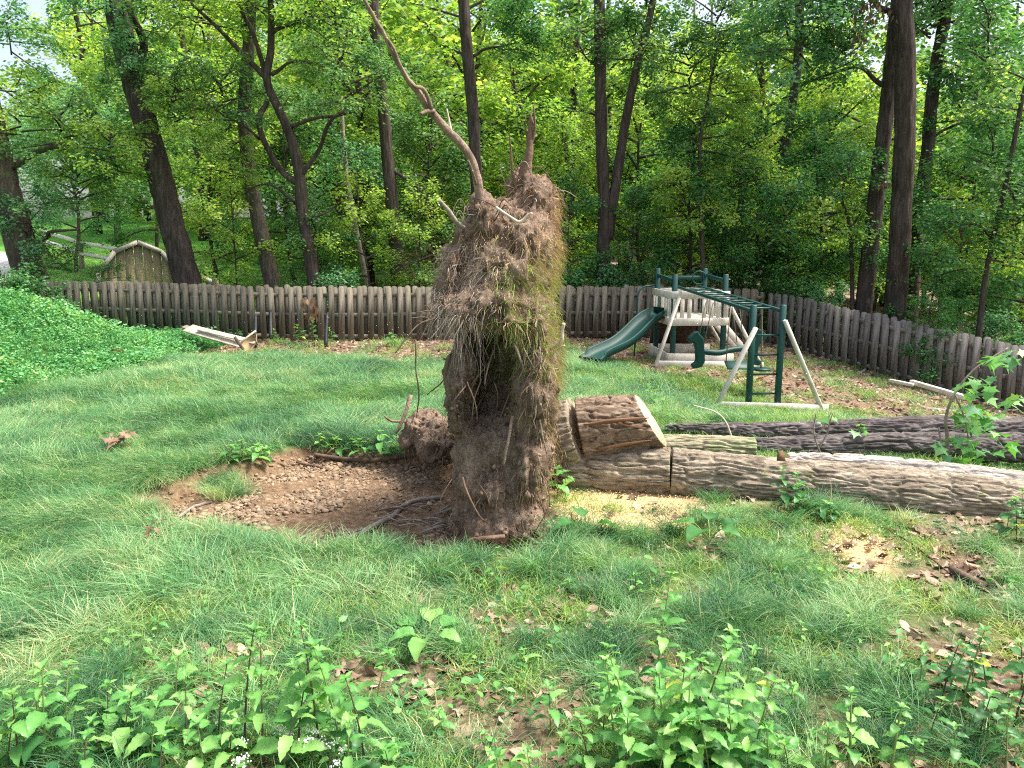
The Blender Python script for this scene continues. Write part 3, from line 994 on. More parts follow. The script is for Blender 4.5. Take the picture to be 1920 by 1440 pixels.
t, W = grow_tree('oak_tree', 20.2, [[(1130, 540, 34), (1132, 470, 32), (1132, 380, 29), (1128, 260, 27), (1126, 120, 26), (1124, 0, 24)],
                                   [(1140, 450, 24), (1152, 360, 24), (1164, 290, 22), (1176, 210, 21), (1192, 120, 18), (1215, 30, 16), (1230, -40, 14)],
                                   [(1126, 130, 7), (1105, 110, 4), (1085, 70, 3)]],
               'twin dark trunks splitting low, between root plate and playset', seed=7)
for (x, y, s, a, m) in [(1190, 110, .7, .5, C_LIMB[0]), (1100, 100, .6, 2.5, C_LIMB[0]), (1210, 40, .8, 3.5, C_LIMB[1])]:
    crown_at(t, m, x, y, 20.2, s, a)
t, W = grow_tree('oak_tree', 18.3, [[(1676, 612, 50), (1680, 560, 48), (1687, 460, 47), (1693, 350, 46), (1697, 230, 44), (1697, 100, 43), (1692, 0, 41)], [(1690, 40, 14), (1650, -10, 10)], [(1660, 345, 4), (1675, 350, 6)]],
               'thickest straight grey-brown trunk behind the right fence', seed=8)
crown_at(t, C_TALL[1], 1690, -120, 18.8, .9, .9)
t, W = grow_tree('oak_tree', 18.9, [[(1618, 590, 41), (1624, 540, 39), (1636, 430, 37), (1650, 310, 34), (1664, 190, 32), (1676, 70, 30), (1686, -20, 28)], [(1655, 160, 10), (1610, 130, 7), (1560, 135, 5), (1500, 160, 3)]],
               'slightly thinner trunk leaning right against the thickest one', seed=9)
for (x, y, s, a, m) in [(1560, 140, .6, .4, C_LIMB[1]), (1500, 110, .75, 1.9, C_LIMB[2]), (1480, 60, .75, 3.9, C_LIMB[2]), (1590, 60, .5, 2.9, C_LIMB[1]), (1540, 30, .6, 5.2, C_LIMB[2])]:
    crown_at(t, m, x, y, 18.4, s, a)
mb = MB()
for (cx, cy, n, sp_) in [(1600, 55, 60, 36), (1655, 340, 22, 9), (1640, 10, 40, 22)]:
    for k in range(n):
        c = P(cx + random.gauss(0, sp_), cy + random.gauss(0, sp_ * .6), 18.2)
        V, T = leaf_batch(LEAF6[0], LEAF6[1], c[None], np.array([[random.uniform(-.4, .4), random.uniform(-.4, .4), -1]]), np.random.default_rng(k).normal(0, 1, (1, 3)), .15)
        mb.add(V - np.array(t.location), None, T)
obj('dead_leaves', mb.mesh('dead_leaves', [M_DEADL]), t)
t, W = grow_tree('oak_tree', 24.0, [[(1436, 540, 24), (1440, 480, 23), (1455, 350, 22), (1478, 240, 21), (1495, 120, 20), (1500, 0, 18)]],
               'narrow trunk curving right behind the corner of the fences', seed=10)
t, W = grow_tree('oak_tree', 22.5, [[(1712, 520, 34), (1722, 420, 31), (1738, 290, 29), (1750, 160, 27), (1772, 30, 25), (1785, -40, 22)], [(1742, 260, 8), (1790, 235, 5), (1850, 215, 3)], [(1750, 150, 8), (1790, 140, 5), (1840, 150, 3)]],
               'dark trunk half hidden right behind the thickest trunk', seed=11)
for (x, y, s, a, m) in [(1800, 220, .8, .5, C_LIMB[1]), (1850, 150, .8, 2.5, C_LIMB[1])]:
    crown_at(t, m, x, y, 21.8, s, a)
crown_at(t, C_LIMB[0], 1745, 60, 22.2, 1.0, 1.1)
crown_at(t, C_LIMB[2], 1820, 40, 22.6, 1.0, 2.1)
crown_at(t, C_TALL[1], 1790, -80, 22, .9, .2)
t, W = grow_tree('maple_tree', 16.4, [[(1838, 600, 12), (1848, 520, 11), (1862, 450, 10), (1893, 310, 9), (1912, 210, 8), (1940, 80, 6)], [(1862, 450, 5), (1820, 420, 4), (1780, 440, 2)]],
               'thin leaning maple near the right edge behind the grey fence', seed=12, up_to=None, sides=10)
for (x, y, s, a, m) in [(1880, 500, .7, .5, C_LAYER[1]), (1800, 480, .6, 1.9, C_LIMB[1]), (1900, 420, .8, 3.9, C_LIMB[0]), (1860, 300, .6, 2.9, C_LIMB[1]), (1930, 220, .8, 5.2, C_LIMB[0]), (1750, 600, .3, 1.1, C_LIMB[1]), (1850, 100, .7, 3.0, C_LIMB[1])]:
    crown_at(t, m, x, y, 16.5 + .4 * math.sin(a * 5), s, a)
t, W = grow_tree('sapling_tree', 19.6, [[(1318, 560, 10), (1316, 430, 9), (1312, 280, 8), (1330, 170, 6), (1350, 60, 4)]],
               'slender sapling standing behind the playset tower', seed=13, up_to=None, sides=8)
for (x, y, s, a, m) in [(1300, 300, .7, .5, C_LAYER[0]), (1360, 230, .65, 1.9, C_LAYER[1]), (1290, 180, .7, 3.9, C_LAYER[0]), (1390, 350, .7, 2.9, C_LAYER[1]), (1340, 100, .7, .3, C_LAYER[0]), (1280, 420, .7, 4.4, C_LAYER[1])]:
    crown_at(t, m, x, y, 19.8 + .4 * math.sin(a * 5), s, a)
t, W = grow_tree('sapling_tree', 18.9, [[(1598, 580, 9), (1596, 470, 8), (1590, 410, 7), (1578, 370, 5), (1586, 330, 3)], [(1594, 440, 5), (1540, 420, 4), (1480, 425, 2)], [(1594, 430, 5), (1615, 395, 3), (1640, 375, 2)]],
               'small forked sapling left of the two big right trunks', seed=14, up_to=None, sides=8)
for (x, y, s, a, m) in [(1530, 450, .75, .5, C_LAYER[1]), (1590, 360, .6, 1.9, C_LIMB[1]), (1470, 430, .7, 3.9, C_LIMB[1]), (1620, 480, .45, 2.9, C_LIMB[1])]:
    crown_at(t, m, x, y, 18.7 + .3 * math.sin(a * 5), s, a)
t, W = grow_tree('sapling_tree', 21.0, [[(690, 545, 12), (676, 470, 11), (662, 400, 11), (650, 330, 10), (643, 250, 9), (640, 180, 6)]],
               'pale thin crooked sapling between the forked maple and the slim trunk', seed=15, up_to=None, sides=8, bark=M_PALEBARK)
crown_at(t, C_LIMB[2], 650, 330, 21, .7, 1.0)
t, W = grow_tree('oak_tree', 27.0, [[(1068, 520, 18), (1070, 400, 17), (1074, 250, 16), (1080, 120, 14), (1082, 0, 12)]],
               'distant trunk glimpsed right of the root plate spike', seed=16)
crown_at(t, C_TALL[2], 1082, -50, 27, .8, 1.4)

# understory trees and bushes behind the fences
def plant_tree(name, me, x, y, s, label, rz, cat='tree', group=None):
    root = thing(name, (x, y, tz(x, y)), label, cat, group)
    o = obj('crown', me, root); o.rotation_euler = (0, 0, rz); o.scale = (s, s, s)
    return root


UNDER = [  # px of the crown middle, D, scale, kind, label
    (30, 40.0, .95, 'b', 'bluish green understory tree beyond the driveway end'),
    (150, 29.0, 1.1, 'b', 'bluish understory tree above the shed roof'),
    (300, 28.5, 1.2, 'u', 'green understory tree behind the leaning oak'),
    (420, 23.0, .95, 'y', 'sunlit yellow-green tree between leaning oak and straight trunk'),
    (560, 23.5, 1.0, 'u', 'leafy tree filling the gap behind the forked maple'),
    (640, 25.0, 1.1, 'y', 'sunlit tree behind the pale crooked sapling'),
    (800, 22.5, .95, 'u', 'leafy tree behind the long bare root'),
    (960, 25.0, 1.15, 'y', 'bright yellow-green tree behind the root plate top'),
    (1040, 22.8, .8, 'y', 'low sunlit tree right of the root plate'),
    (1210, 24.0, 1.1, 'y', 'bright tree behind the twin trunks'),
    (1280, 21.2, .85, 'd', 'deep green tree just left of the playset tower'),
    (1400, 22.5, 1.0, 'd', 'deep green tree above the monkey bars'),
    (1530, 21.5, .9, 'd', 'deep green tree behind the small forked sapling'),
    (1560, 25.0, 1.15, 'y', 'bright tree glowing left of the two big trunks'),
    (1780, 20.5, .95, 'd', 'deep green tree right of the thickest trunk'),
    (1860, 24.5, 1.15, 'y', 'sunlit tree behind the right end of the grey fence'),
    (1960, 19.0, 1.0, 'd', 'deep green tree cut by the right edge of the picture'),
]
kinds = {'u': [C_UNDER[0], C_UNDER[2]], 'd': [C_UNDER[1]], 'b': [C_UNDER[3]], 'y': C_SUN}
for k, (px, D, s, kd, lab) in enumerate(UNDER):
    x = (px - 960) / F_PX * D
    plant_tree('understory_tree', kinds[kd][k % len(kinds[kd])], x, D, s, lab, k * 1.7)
SAPS = [(600, 19.6, 0.8, 0, 'low sapling poking above the fence below the forked maple'), (690, 19.8, .9, 2, 'light green sapling left of the slim trunk'), (790, 19.4, .85, 2, 'light sapling between slim trunk and root plate'),
        (1075, 20.0, .9, 1, 'dark sapling above the fence right of the root plate'), (1180, 20.3, .85, 0, 'sapling behind the fence left of the slide'), (1460, 20.6, .9, 1, 'dark sapling over the fence corner'),
        (1400, 20.8, .8, 0, 'sapling above the monkey bar end'), (1740, 18.2, .8, 1, 'sapling hugging the right side of the thickest trunk'), (450, 20.5, .8, 2, 'yellowish sapling on the lawn edge beyond the fence')]
for k, (px, D, s, v, lab) in enumerate(SAPS):
    plant_tree('sapling_tree', C_SAP[v], (px - 960) / F_PX * D, D, s, lab, k * 2.1)
BUSH = [(20, 17.3, .85, 1, 'dark bush at the foot of the left edge maple'), (70, 17.6, .7, 1, 'dark bush hiding the left end of the fence'), (118, 17.4, .42, 1, 'small dark bush where the fence emerges from the mound'), (640, 19.2, .75, 2, 'bush behind the back fence below the pale sapling'),
        (820, 19.3, .8, 0, 'bush behind the fence left of the root plate'), (1090, 19.9, .85, 1, 'dark bush over the fence right of the root plate'), (1150, 20.0, .85, 2, 'bluish bush by the twin trunks'),
        (1240, 20.1, .7, 1, 'dark bush behind the slide top'), (1380, 20.6, .8, 1, 'dark bush behind the monkey bars'), (1540, 19.6, .8, 2, 'bluish bush leaning over the grey fence'), (1480, 20.0, .8, 1, 'dark bush at the fence corner'),
        (1745, 16.3, .62, 1, 'bushy dark foliage spilling over the middle of the grey fence'), (1715, 17.6, .55, 1, 'small dark bush behind the grey fence beside the thickest trunk'), (1850, 17.2, .8, 2, 'bluish bush behind the grey fence near the right edge'), (1940, 16.6, .8, 1, 'dark bush at the right edge behind the grey fence'), (560, 19.3, .6, 0, 'low bush behind the fence at the forked maple foot')]
for k, (px, D, s, v, lab) in enumerate(BUSH):
    plant_tree('bush', C_BUSH[v], (px - 960) / F_PX * D, D, s, lab, k * 1.3, 'bush')

# the deep woods, one mass
wp, wr, ws = [], [], []
for D in np.arange(27, 58, 3.4):
    for x in np.arange(-0.85 * D, 0.85 * D, 3.4 + D * .03):
        xx = x + rng.uniform(-1.3, 1.3); yy = D + rng.uniform(-1, 1)
        pxx = 960 + xx / yy * F_PX
        if pxx < 480 and yy < 34: continue
        if pxx < 165: continue
        wp.append((xx, yy, tz(xx, yy) - .1)); wr.append((0, 0, rng.uniform(0, 6.28))); ws.append(rng.uniform(.75, 1.25) * (1 + .006 * D))
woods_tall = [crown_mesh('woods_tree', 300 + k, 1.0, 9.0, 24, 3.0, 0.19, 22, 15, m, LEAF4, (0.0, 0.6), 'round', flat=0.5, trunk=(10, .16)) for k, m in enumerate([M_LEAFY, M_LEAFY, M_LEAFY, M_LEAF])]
scatter('woods', wp, wr, ws, pool('woods', woods_tall), 'mass of sunlit leafy woods far behind the fences', 'woods')

# ------------------------------------------------------------------ shed and split-rail fence on the hill behind
def build_shed():
    A = P(186, 540, 20.6); B = P(340, 540, 21.5)
    gx_ = nrm(np.array([B[0] - A[0], B[1] - A[1], 0])); wd = np.linalg.norm((B - A)[:2])
    bk = np.array([-gx_[1], gx_[0], 0])
    z0 = min(tz(A[0], A[1]), tz(B[0], B[1])) - .1
    root = thing('garden_shed', ((A[0] + B[0]) / 2, (A[1] + B[1]) / 2, z0), 'small tan shed with brown gambrel roof beyond the left fence', 'shed')
    O = np.array(root.location)
    zt = P(258, 452, 21.3)[2]; ze = P(205, 535, 21.0)[2] - .05
    prof = [(-.5 * wd, ze), (-.5 * wd + .02, ze + .35 * (zt - ze)), (-.28 * wd, ze + .8 * (zt - ze)), (0, zt), (.28 * wd, ze + .8 * (zt - ze)), (.5 * wd - .02, ze + .35 * (zt - ze)), (.5 * wd, ze)]
    mid = (A + B) / 2
    depth = 2.9
    W = lambda u, d, z: np.array([mid[0], mid[1], 0]) + gx_ * u + bk * d + np.array([0, 0, z]) - O
    gab = [(-.5 * wd, z0), (-.5 * wd, ze)] + prof[1:-1] + [(.5 * wd, ze), (.5 * wd, z0)]
    # siding boards on the gable, each its own board
    nb = 9
    us = np.linspace(-.5 * wd, .5 * wd, nb + 1)
    pu = [p[0] for p in prof]; pz = [p[1] for p in prof]
    for a, b in zip(us[:-1], us[1:]):
        g = 0.006
        za, zb = np.interp(a + g, pu, pz), np.interp(b - g, pu, pz)
        pts = [(a + g, z0), (b - g, z0), (b - g, zb), (a + g, za)]
        V = [W(u, 0, z) for u, z in pts] + [W(u, .03, z) for u, z in pts]
        obj('siding_board', mesh('siding_board', V, np.array([(0, 1, 2, 3), (7, 6, 5, 4), (0, 4, 5, 1), (1, 5, 6, 2), (2, 6, 7, 3), (3, 7, 4, 0)]), [M_SHEDW]), root)
    V = [W(u * .995, .035, z - .01) for u, z in gab] + [W(u * .995, depth, z - .01) for u, z in gab]
    n = len(gab)
    Q = [(k, n + k, n + (k + 1) % n, (k + 1) % n) for k in range(n)]
    obj('wall', mesh('wall', V, [np.array(Q)], [M_SHEDW]), root)
    mb = MB()
    for (u0, a), (u1, b) in zip(prof[:-1], prof[1:]):
        d = nrm(np.array([u1 - u0, b - a])); nn = np.array([-d[1], d[0]]) * .04
        V = [W(u0, -.12, a), W(u1, -.12, b), W(u1 + nn[0], -.12, b + nn[1]), W(u0 + nn[0], -.12, a + nn[1])]
        V += [v + bk * (depth + .24) for v in V]
        mb.add(V, [(3, 2, 1, 0), (4, 5, 6, 7), (0, 1, 5, 4), (1, 2, 6, 5), (2, 3, 7, 6), (3, 0, 4, 7)])
    rf = obj('roof', mb.mesh('roof', [M_SHEDR]), root)
    for (u0, a), (u1, b) in zip(prof[:-1], prof[1:]):
        d = nrm(np.array([u1 - u0, b - a])); nn = np.array([-d[1], d[0]])
        p0, p1 = W(u0, -.15, a - .03), W(u1, -.15, b - .03)
        V, Q = bar_v(p0, p1, 0.03, 0.11, up=W(nn[0], 0, nn[1]) - W(0, 0, 0))
        obj('trim', mesh('trim', V, Q, [M_WHITEPL]), rf)


build_shed()


def split_rail():
    pts = [(80, 433, 33.0), (150, 455, 30.0), (235, 470, 27.0), (292, 485, 25.0), (404, 531, 21.3)]
    root = None
    base = []
    for (px, py, D) in pts:
        w = P(px, py, D)
        base.append(np.array([w[0], w[1], w[2]]))
    root = thing('split_rail_fence', (base[-1][0], base[-1][1], tz(*base[-1][:2])), 'white split-rail fence descending the hill behind the shed', 'fence')
    O = np.array(root.location)
    for b in base:
        g = tz(b[0], b[1])
        V, Q = box_v((b[0] - O[0], b[1] - O[1], (g - .2 + b[2] + .12) / 2 - O[2]), np.eye(3), (.07, .07, (b[2] + .12 - g + .2) / 2))
        bevel(obj('post', mesh('post', V, Q, [M_PALEBARK]), root), .015)
    for a, b in zip(base[:-1], base[1:]):
        for dz in (-.02, -.42):
            n = 9
            c = np.linspace(a, b, n) + np.array([0, 0, dz]); c[:, 2] += .03 * np.sin(np.linspace(0, 3, n))
            V, Q, T = tube(c - O, .075, 7)
            obj('rail', mesh('rail', V, [Q, T], [M_WHITEPL], None, True), root)


split_rail()
#@@YARD

# ------------------------------------------------------------------ the uprooted root plate
def ico(sub):
    import bmesh
    bm = bmesh.new(); bmesh.ops.create_icosphere(bm, subdivisions=sub, radius=1)
    V = np.array([v.co[:] for v in bm.verts]); T = np.array([[v.index for v in f.verts] for f in bm.faces])
    bm.free()
    return V, T


ICO3, ICO2, ICO1 = ico(3), ico(2), ico(1)
BLOBS = [  # px, py, D, half sizes x (across) y (depth) z (up)
    (946, 1015, 6.05, .37, .52, .22), (942, 960, 6.10, .38, .56, .30), (938, 890, 6.20, .38, .62, .34), (934, 830, 6.45, .38, .72, .34), (985, 850, 6.15, .22, .58, .4),
    (955, 740, 7.05, .33, .75, .50), (862, 740, 6.30, .12, .42, .36), (872, 670, 6.40, .10, .40, .30), (1000, 745, 6.15, .17, .55, .42), (1008, 660, 6.20, .15, .55, .36), (960, 650, 6.95, .32, .7, .3),
    (935, 560, 6.40, .40, .75, .17), (842, 572, 6.15, .11, .30, .11), (880, 590, 5.95, .17, .26, .10), (950, 600, 5.90, .24, .30, .10), (1000, 600, 6.1, .17, .45, .22), (850, 530, 6.3, .12, .3, .14),
    (945, 510, 6.45, .40, .68, .28), (855, 488, 6.35, .11, .28, .15), (874, 458, 6.35, .12, .28, .16), (890, 440, 6.35, .12, .26, .14), (985, 470, 6.55, .25, .65, .38), (965, 430, 6.60, .30, .55, .22),
    (908, 420, 6.30, .13, .26, .22), (900, 400, 6.30, .09, .18, .16), (1002, 400, 6.75, .19, .48, .30), (1000, 372, 6.90, .17, .42, .17), (975, 365, 6.9, .10, .25, .20),
    (1040, 830, 7.05, .25, .40, .30), (1075, 825, 7.15, .18, .33, .26),
    (803, 800, 7.9, .23, .32, .16), (776, 822, 7.9, .15, .25, .10), (825, 830, 7.6, .22, .40, .22)]
bV, bT, n0 = [], [], 0
for (px, py, D, hx, hy, hz) in BLOBS:
    c = P(px, py, D)
    bV.append(ICO3[0] * np.array([hx, hy, hz]) + c); bT.append(ICO3[1] + n0); n0 += len(ICO3[0])
ball_o = np.array([P(940, 900, 6.2)[0], 6.2, 0.0])
tmp_me = mesh('root_ball', np.concatenate(bV) - ball_o, np.concatenate(bT))
tmp = bpy.data.objects.new('root_ball_tmp', tmp_me)
col.objects.link(tmp)
rm = tmp.modifiers.new('remesh', 'REMESH'); rm.mode = 'VOXEL'; rm.voxel_size = 0.022
sm = tmp.modifiers.new('smooth', 'SMOOTH'); sm.factor = 0.6; sm.iterations = 6
dg = bpy.context.evaluated_depsgraph_get()
ball = bpy.data.meshes.new_from_object(tmp.evaluated_get(dg))
bpy.data.objects.remove(tmp)
ball.name = 'root_ball'


def mesh_arrays(me):
    n = len(me.vertices)
    V = np.zeros(n * 3, np.float32); me.vertices.foreach_get('co', V)
    Nn = np.zeros(n * 3, np.float32); me.vertices.foreach_get('normal', Nn)
    return V.reshape(-1, 3).astype(float), Nn.reshape(-1, 3).astype(float)


bv, bn = mesh_arrays(ball)
lump = 0.060 * fbm(bv * 5.0, 3, 71) - 0.015 + 0.060 * (0.5 - 2 * np.abs(fbm(bv * np.array([13, 13, 2.4]), 3, 73))) + 0.022 * fbm(bv * 24, 3, 75)
cr = vnoise(bv * np.array([9, 9, 7]), 77)
lump += 0.035 * np.clip(cr - .2, 0, 1) - 0.05 * np.clip(vnoise(bv * np.array([6, 6, 5]), 79) - .2, 0, 1) * 1.6
bv2 = bv + bn * lump[:, None]
ball.vertices.foreach_set('co', bv2.astype(np.float32).ravel())
ball.polygons.foreach_set('use_smooth', np.ones(len(ball.polygons), bool))
ball.update()


def soil_mat():
    m, N, L, b = new_mat('root_soil')
    tc = N.new('ShaderNodeTexCoord')
    n1 = noise_n(N, L, 5, 8, tc.outputs['Object'], 0.72)
    n2_ = noise_n(N, L, 46, 6, tc.outputs['Object'], 0.7)
    r = ramp(N, [(0.30, hexc('483c33')), (0.45, hexc('766455')), (0.58, hexc('9c8876')), (0.74, hexc('bfab95'))])
    ad = N.new('ShaderNodeMath'); ad.operation = 'MULTIPLY_ADD'; ad.inputs[1].default_value = .45
    su = N.new('ShaderNodeMath'); su.operation = 'MULTIPLY'; su.inputs[1].default_value = .55
    L.new(n1.outputs['Fac'], su.inputs[0]); L.new(n2_.outputs['Fac'], ad.inputs[0]); L.new(su.outputs[0], ad.inputs[2])
    L.new(ad.outputs[0], r.inputs['Fac']); L.new(r.outputs[0], b.inputs['Base Color'])
    b.inputs['Roughness'].default_value = 0.95; b.inputs['Specular IOR Level'].default_value = 0.1
    v = mapping(N, L, tc.outputs['Object'], (1, 1, .35))
    nb = noise_n(N, L, 60, 8, v, 0.75)
    bp = N.new('ShaderNodeBump'); bp.inputs['Strength'].default_value = 1.0; bp.inputs['Distance'].default_value = 0.03
    L.new(nb.outputs['Fac'], bp.inputs['Height']); L.new(bp.outputs[0], b.inputs['Normal'])
    return m


ball.materials.clear(); ball.materials.append(soil_mat())
RP = thing('uprooted_root_plate', tuple(ball_o), 'tall shaggy plate of soil and roots torn up on edge in the lawn', 'root plate')
obj('root_ball', ball, RP)


def to_px(Pw):
    d = Pw - np.array([0, 0, CAM_H])
    zc = d[:, 1] * cp - d[:, 2] * sp
    return 960 + F_PX * d[:, 0] / zc, 720 - F_PX * (d[:, 1] * sp + d[:, 2] * cp) / zc


# fibres: sample vertices of the ball
r_ = np.random.default_rng(91)
Wv = bv2 + ball_o
ppx, ppy = to_px(Wv)
facing = (bn @ np.array([0.1, -1, 0.35]))


def strands(name, sel, M, Lr, wid, mat, out=0.35, down=1.0, curl=0.25, bias=(0, 0, 0), n=6, rv=(0.5, .25)):
    idx = r_.choice(np.nonzero(sel)[0], M)
    p0 = bv2[idx] + r_.normal(0, .012, (M, 3)) - bn[idx] * .02
    L = r_.uniform(*Lr, M)
    d = nrm(bn[idx] * out + r_.normal(0, curl, (M, 3)) + np.asarray(bias))
    t = np.linspace(0, 1, n)
    pts = p0[:, None] + d[:, None] * (L[:, None] * t)[..., None]
    pts[..., 2] -= down * L[:, None] * t ** 1.7 * .8
    k1 = r_.normal(0, 1, (M, 3)); k2 = r_.normal(0, 1, (M, 3))
    pts += (np.sin(t * 5.0)[None, :, None] * k1[:, None] + np.sin(t * 9.0)[None, :, None] * k2[:, None] * .5) * (L[:, None, None] * .07)
    # keep outside the soil a little
    w = wid * r_.uniform(.5, 1.4, M)[:, None] * np.linspace(1, .35, n)[None]
    side = nrm(np.cross(d, np.array([0.15, 1, 0.2]) + r_.normal(0, .25, (M, 3))))
    V, Q = ribbons(pts, w, side)
    rnd = np.clip(r_.normal(rv[0], rv[1], M), 0, 1)
    return obj(name, mesh(name, V, Q, [mat], {'rnd': np.repeat(rnd, n * 2)}), RP, kind='stuff')


vis = facing > -0.35
upz = ppy < 640
low = ppy > 615
strands('root_fibres', vis & (ppy < 610), 3600, (.03, .13), .0046, M_STRAW, .45, .9, .35)
strands('root_fibres', vis & (ppy < 470) & (ppx > 940), 1700, (.04, .15), .0045, M_STRAW, .5, 1.0, .4, rv=(.6, .25))
strands('dry_grass', vis & (ppx < 935) & (ppy > 455) & (ppy < 600), 2000, (.04, .14), .0042, M_STRAWG, .4, .8, .35, (-.2, -.1, .05))
strands('dry_grass', vis & (ppx < 900) & (ppy > 560) & (ppy < 615), 260, (.08, .26), .0036, M_STRAWG, .3, 1.4, .35, (-.15, -.1, 0))
strands('turf_grass', vis & (ppx > 905 + (ppy - 480) * .35) & (ppy > 440) & (ppy < 720), 2900, (.05, .16), .0048, M_TURF, .45, .8, .3, (.2, -.1, -.1), rv=(.55, .28))
strands('turf_grass', (ppx > 1005) & (ppy > 360) & (ppy < 1010), 2600, (.04, .11), .0046, M_TURF, .4, 1.1, .3, (.15, -.2, -.25), rv=(.8, .22))
strands('turf_grass', vis & (ppx > 920) & (ppx < 1035) & (ppy > 490) & (ppy < 690), 1300, (.07, .18), .005, M_GRASSY, .5, .7, .3, (.2, -.15, .1), rv=(.3, .2))
strands('root_fibres', vis & low & (ppx > 930), 2400, (.03, .13), .0036, M_STRAW, .10, 1.2, .22, rv=(.4, .3))
strands('root_fibres', vis & low, 900, (.04, .15), .0034, M_STRAWG, .13, 1.2, .22, rv=(.25, .25))
strands('dark_root_fibres', vis & low, 3400, (.04, .14), .0032, M_FIBD, .15, 1.2, .3)
strands('dark_root_fibres', vis & (ppy > 590) & (ppy < 760), 420, (.08, .28), .0034, M_FIBD, .3, 1.5, .4, rv=(.7, .2))
# crumbs of soil and small stones sticking out of the torn face
sel = np.nonzero(vis & (ppy > 610))[0]
ci_ = r_.choice(sel, 1500)
mbc = MB()
for k in ci_:
    sz = min(.005 + r_.exponential(.006), .03)
    mbc.add(ICO1[0] * sz * r_.uniform(.6, 1.2, 3) * (1 + .2 * r_.standard_normal((len(ICO1[0]), 1))) + bv2[k] + bn[k] * sz * .3, None, ICO1[1])
obj('soil_crumbs', mbc.mesh('soil_crumbs', [plain('soil_crumb', hexc('55443a'), hexc('a08872'), .95, 11)]), RP, kind='stuff')


def root_tube(name, pxs, parent, mat, k=8, wob=0.012, seg=.035, O=None, seed=0, knob=.12, **kw):
    """pxs: (px, py, D, width px)"""
    W = np.array([P(a, b, D) for a, b, D, w in pxs]); R = np.array([w / F_PX * D / 2 for a, b, D, w in pxs])
    n = max(6, int(np.linalg.norm(np.diff(W, axis=0), axis=1).sum() / seg))
    c = resample(W, n); rr = np.maximum(resample(np.stack([R] * 3, -1), n)[:, 0], .0022)
    t = np.linspace(0, n * seg, n)
    for ax in range(3):
        c[:, ax] += wob * fbm(np.stack([t * 4, np.full(n, seed * 3.1 + ax), np.zeros(n)], -1), 2, seed + 5)
    O = np.array(parent.location) if (parent is not None and O is None) else O
    base = c[0] if O is None else O
    V, Q, T = tube(c - base, rr, k, lambda ln, th, R_: R_ * knob * 2 * fbm(np.stack([np.cos(th) * 1.5 + seed, np.sin(th) * 1.5, ln * 14], -1), 3, seed))
    me = mesh(name, V, [Q, T], [mat], None, True)
    o = obj(name, me, parent, **kw)
    if O is None: o.location = base
    return o


# the long bare root twisting up to the left, and others
root_tube('root', [(912, 420, 6.25, 24.2), (902, 375, 6.22, 18.1), (893, 330, 6.18, 15.1), (872, 285, 6.12, 15.1), (838, 245, 6.05, 14.5), (806, 208, 6.0, 13.3), (786, 175, 5.95, 11.5), (762, 148, 5.9, 10.2), (742, 112, 5.85, 9.1), (722, 70, 5.8, 7.9), (702, 32, 5.75, 7.2), (672, -25, 5.7, 6.0)], RP, M_ROOT, 12, .02, .025, seed=1, label='long bare twisting root reaching up left')
root_tube('root', [(808, 205, 5.98, 7.2), (794, 170, 5.92, 7.2), (774, 160, 5.86, 7.2), (752, 130, 5.84, 6.0), (736, 88, 5.80, 5.5), (712, 60, 5.78, 4.2), (700, 35, 5.76, 3.6)], RP, M_ROOT, 9, .014, .025, seed=2)
root_tube('root', [(814, 208, 6.0, 8.5), (800, 208, 5.95, 7.9), (788, 214, 5.9, 6.0)], RP, M_ROOT, 8, .004, .012, seed=3)
root_tube('root', [(866, 272, 6.1, 7.2), (850, 262, 6.15, 5.5), (844, 240, 6.2, 4.2), (838, 205, 6.2, 2.4)], RP, M_ROOTW, 7, .008, .02, seed=4)
root_tube('root', [(892, 345, 6.15, 5.5), (885, 320, 6.05, 4.9), (878, 300, 6.0, 3.0)], RP, M_ROOT, 7, .005, .02, seed=5)
# upright broken root on the right hump
root_tube('root', [(978, 380, 6.75, 34.5), (984, 330, 6.72, 25.5), (990, 300, 6.7, 16.5), (994, 270, 6.7, 12.8), (996, 235, 6.7, 9.8), (994, 212, 6.7, 4.5)], RP, M_ROOTD, 10, .012, .02, seed=6)
root_tube('root', [(996, 270, 6.7, 6.8), (1003, 240, 6.68, 4.5), (1002, 215, 6.68, 3.8), (1000, 196, 6.68, 2.2)], RP, M_ROOTD, 7, .006, .02, seed=7)
root_tube('root', [(990, 270, 6.72, 3.8), (986, 240, 6.72, 3.0), (984, 215, 6.72, 1.5)], RP, M_ROOTD, 6, .006, .02, seed=8)
root_tube('root', [(965, 345, 6.7, 7.5), (960, 290, 6.65, 4.5), (958, 250, 6.6, 2.2)], RP, M_ROOTD, 6, .015, .02, seed=9)
root_tube('root', [(880, 432, 6.2, 8), (858, 420, 6.1, 9), (838, 392, 6.0, 8), (824, 376, 5.95, 7)], RP, M_STICK, 8, .006, .02, seed=10)
root_tube('root', [(930, 388, 6.0, 5), (955, 405, 5.95, 5), (975, 417, 5.93, 6), (990, 405, 5.92, 5), (998, 400, 5.9, 4)], RP, M_ROOTW, 7, .006, .02, seed=11)
root_tube('root', [(1034, 655, 5.9, 7), (1052, 640, 5.8, 7), (1054, 622, 5.78, 6), (1057, 606, 5.76, 6)], RP, M_ROOTW, 8, .004, .015, seed=12)
root_tube('root', [(1030, 672, 5.9, 4), (1046, 656, 5.85, 3), (1058, 648, 5.8, 3)], RP, M_ROOTW, 6, .004, .015, seed=13)
root_tube('root', [(868, 895, 5.60, 5), (873, 915, 5.54, 4.5), (884, 940, 5.52, 4), (900, 968, 5.52, 3.5), (915, 980, 5.58, 3)], RP, M_ROOTD, 7, .006, .015, seed=14)
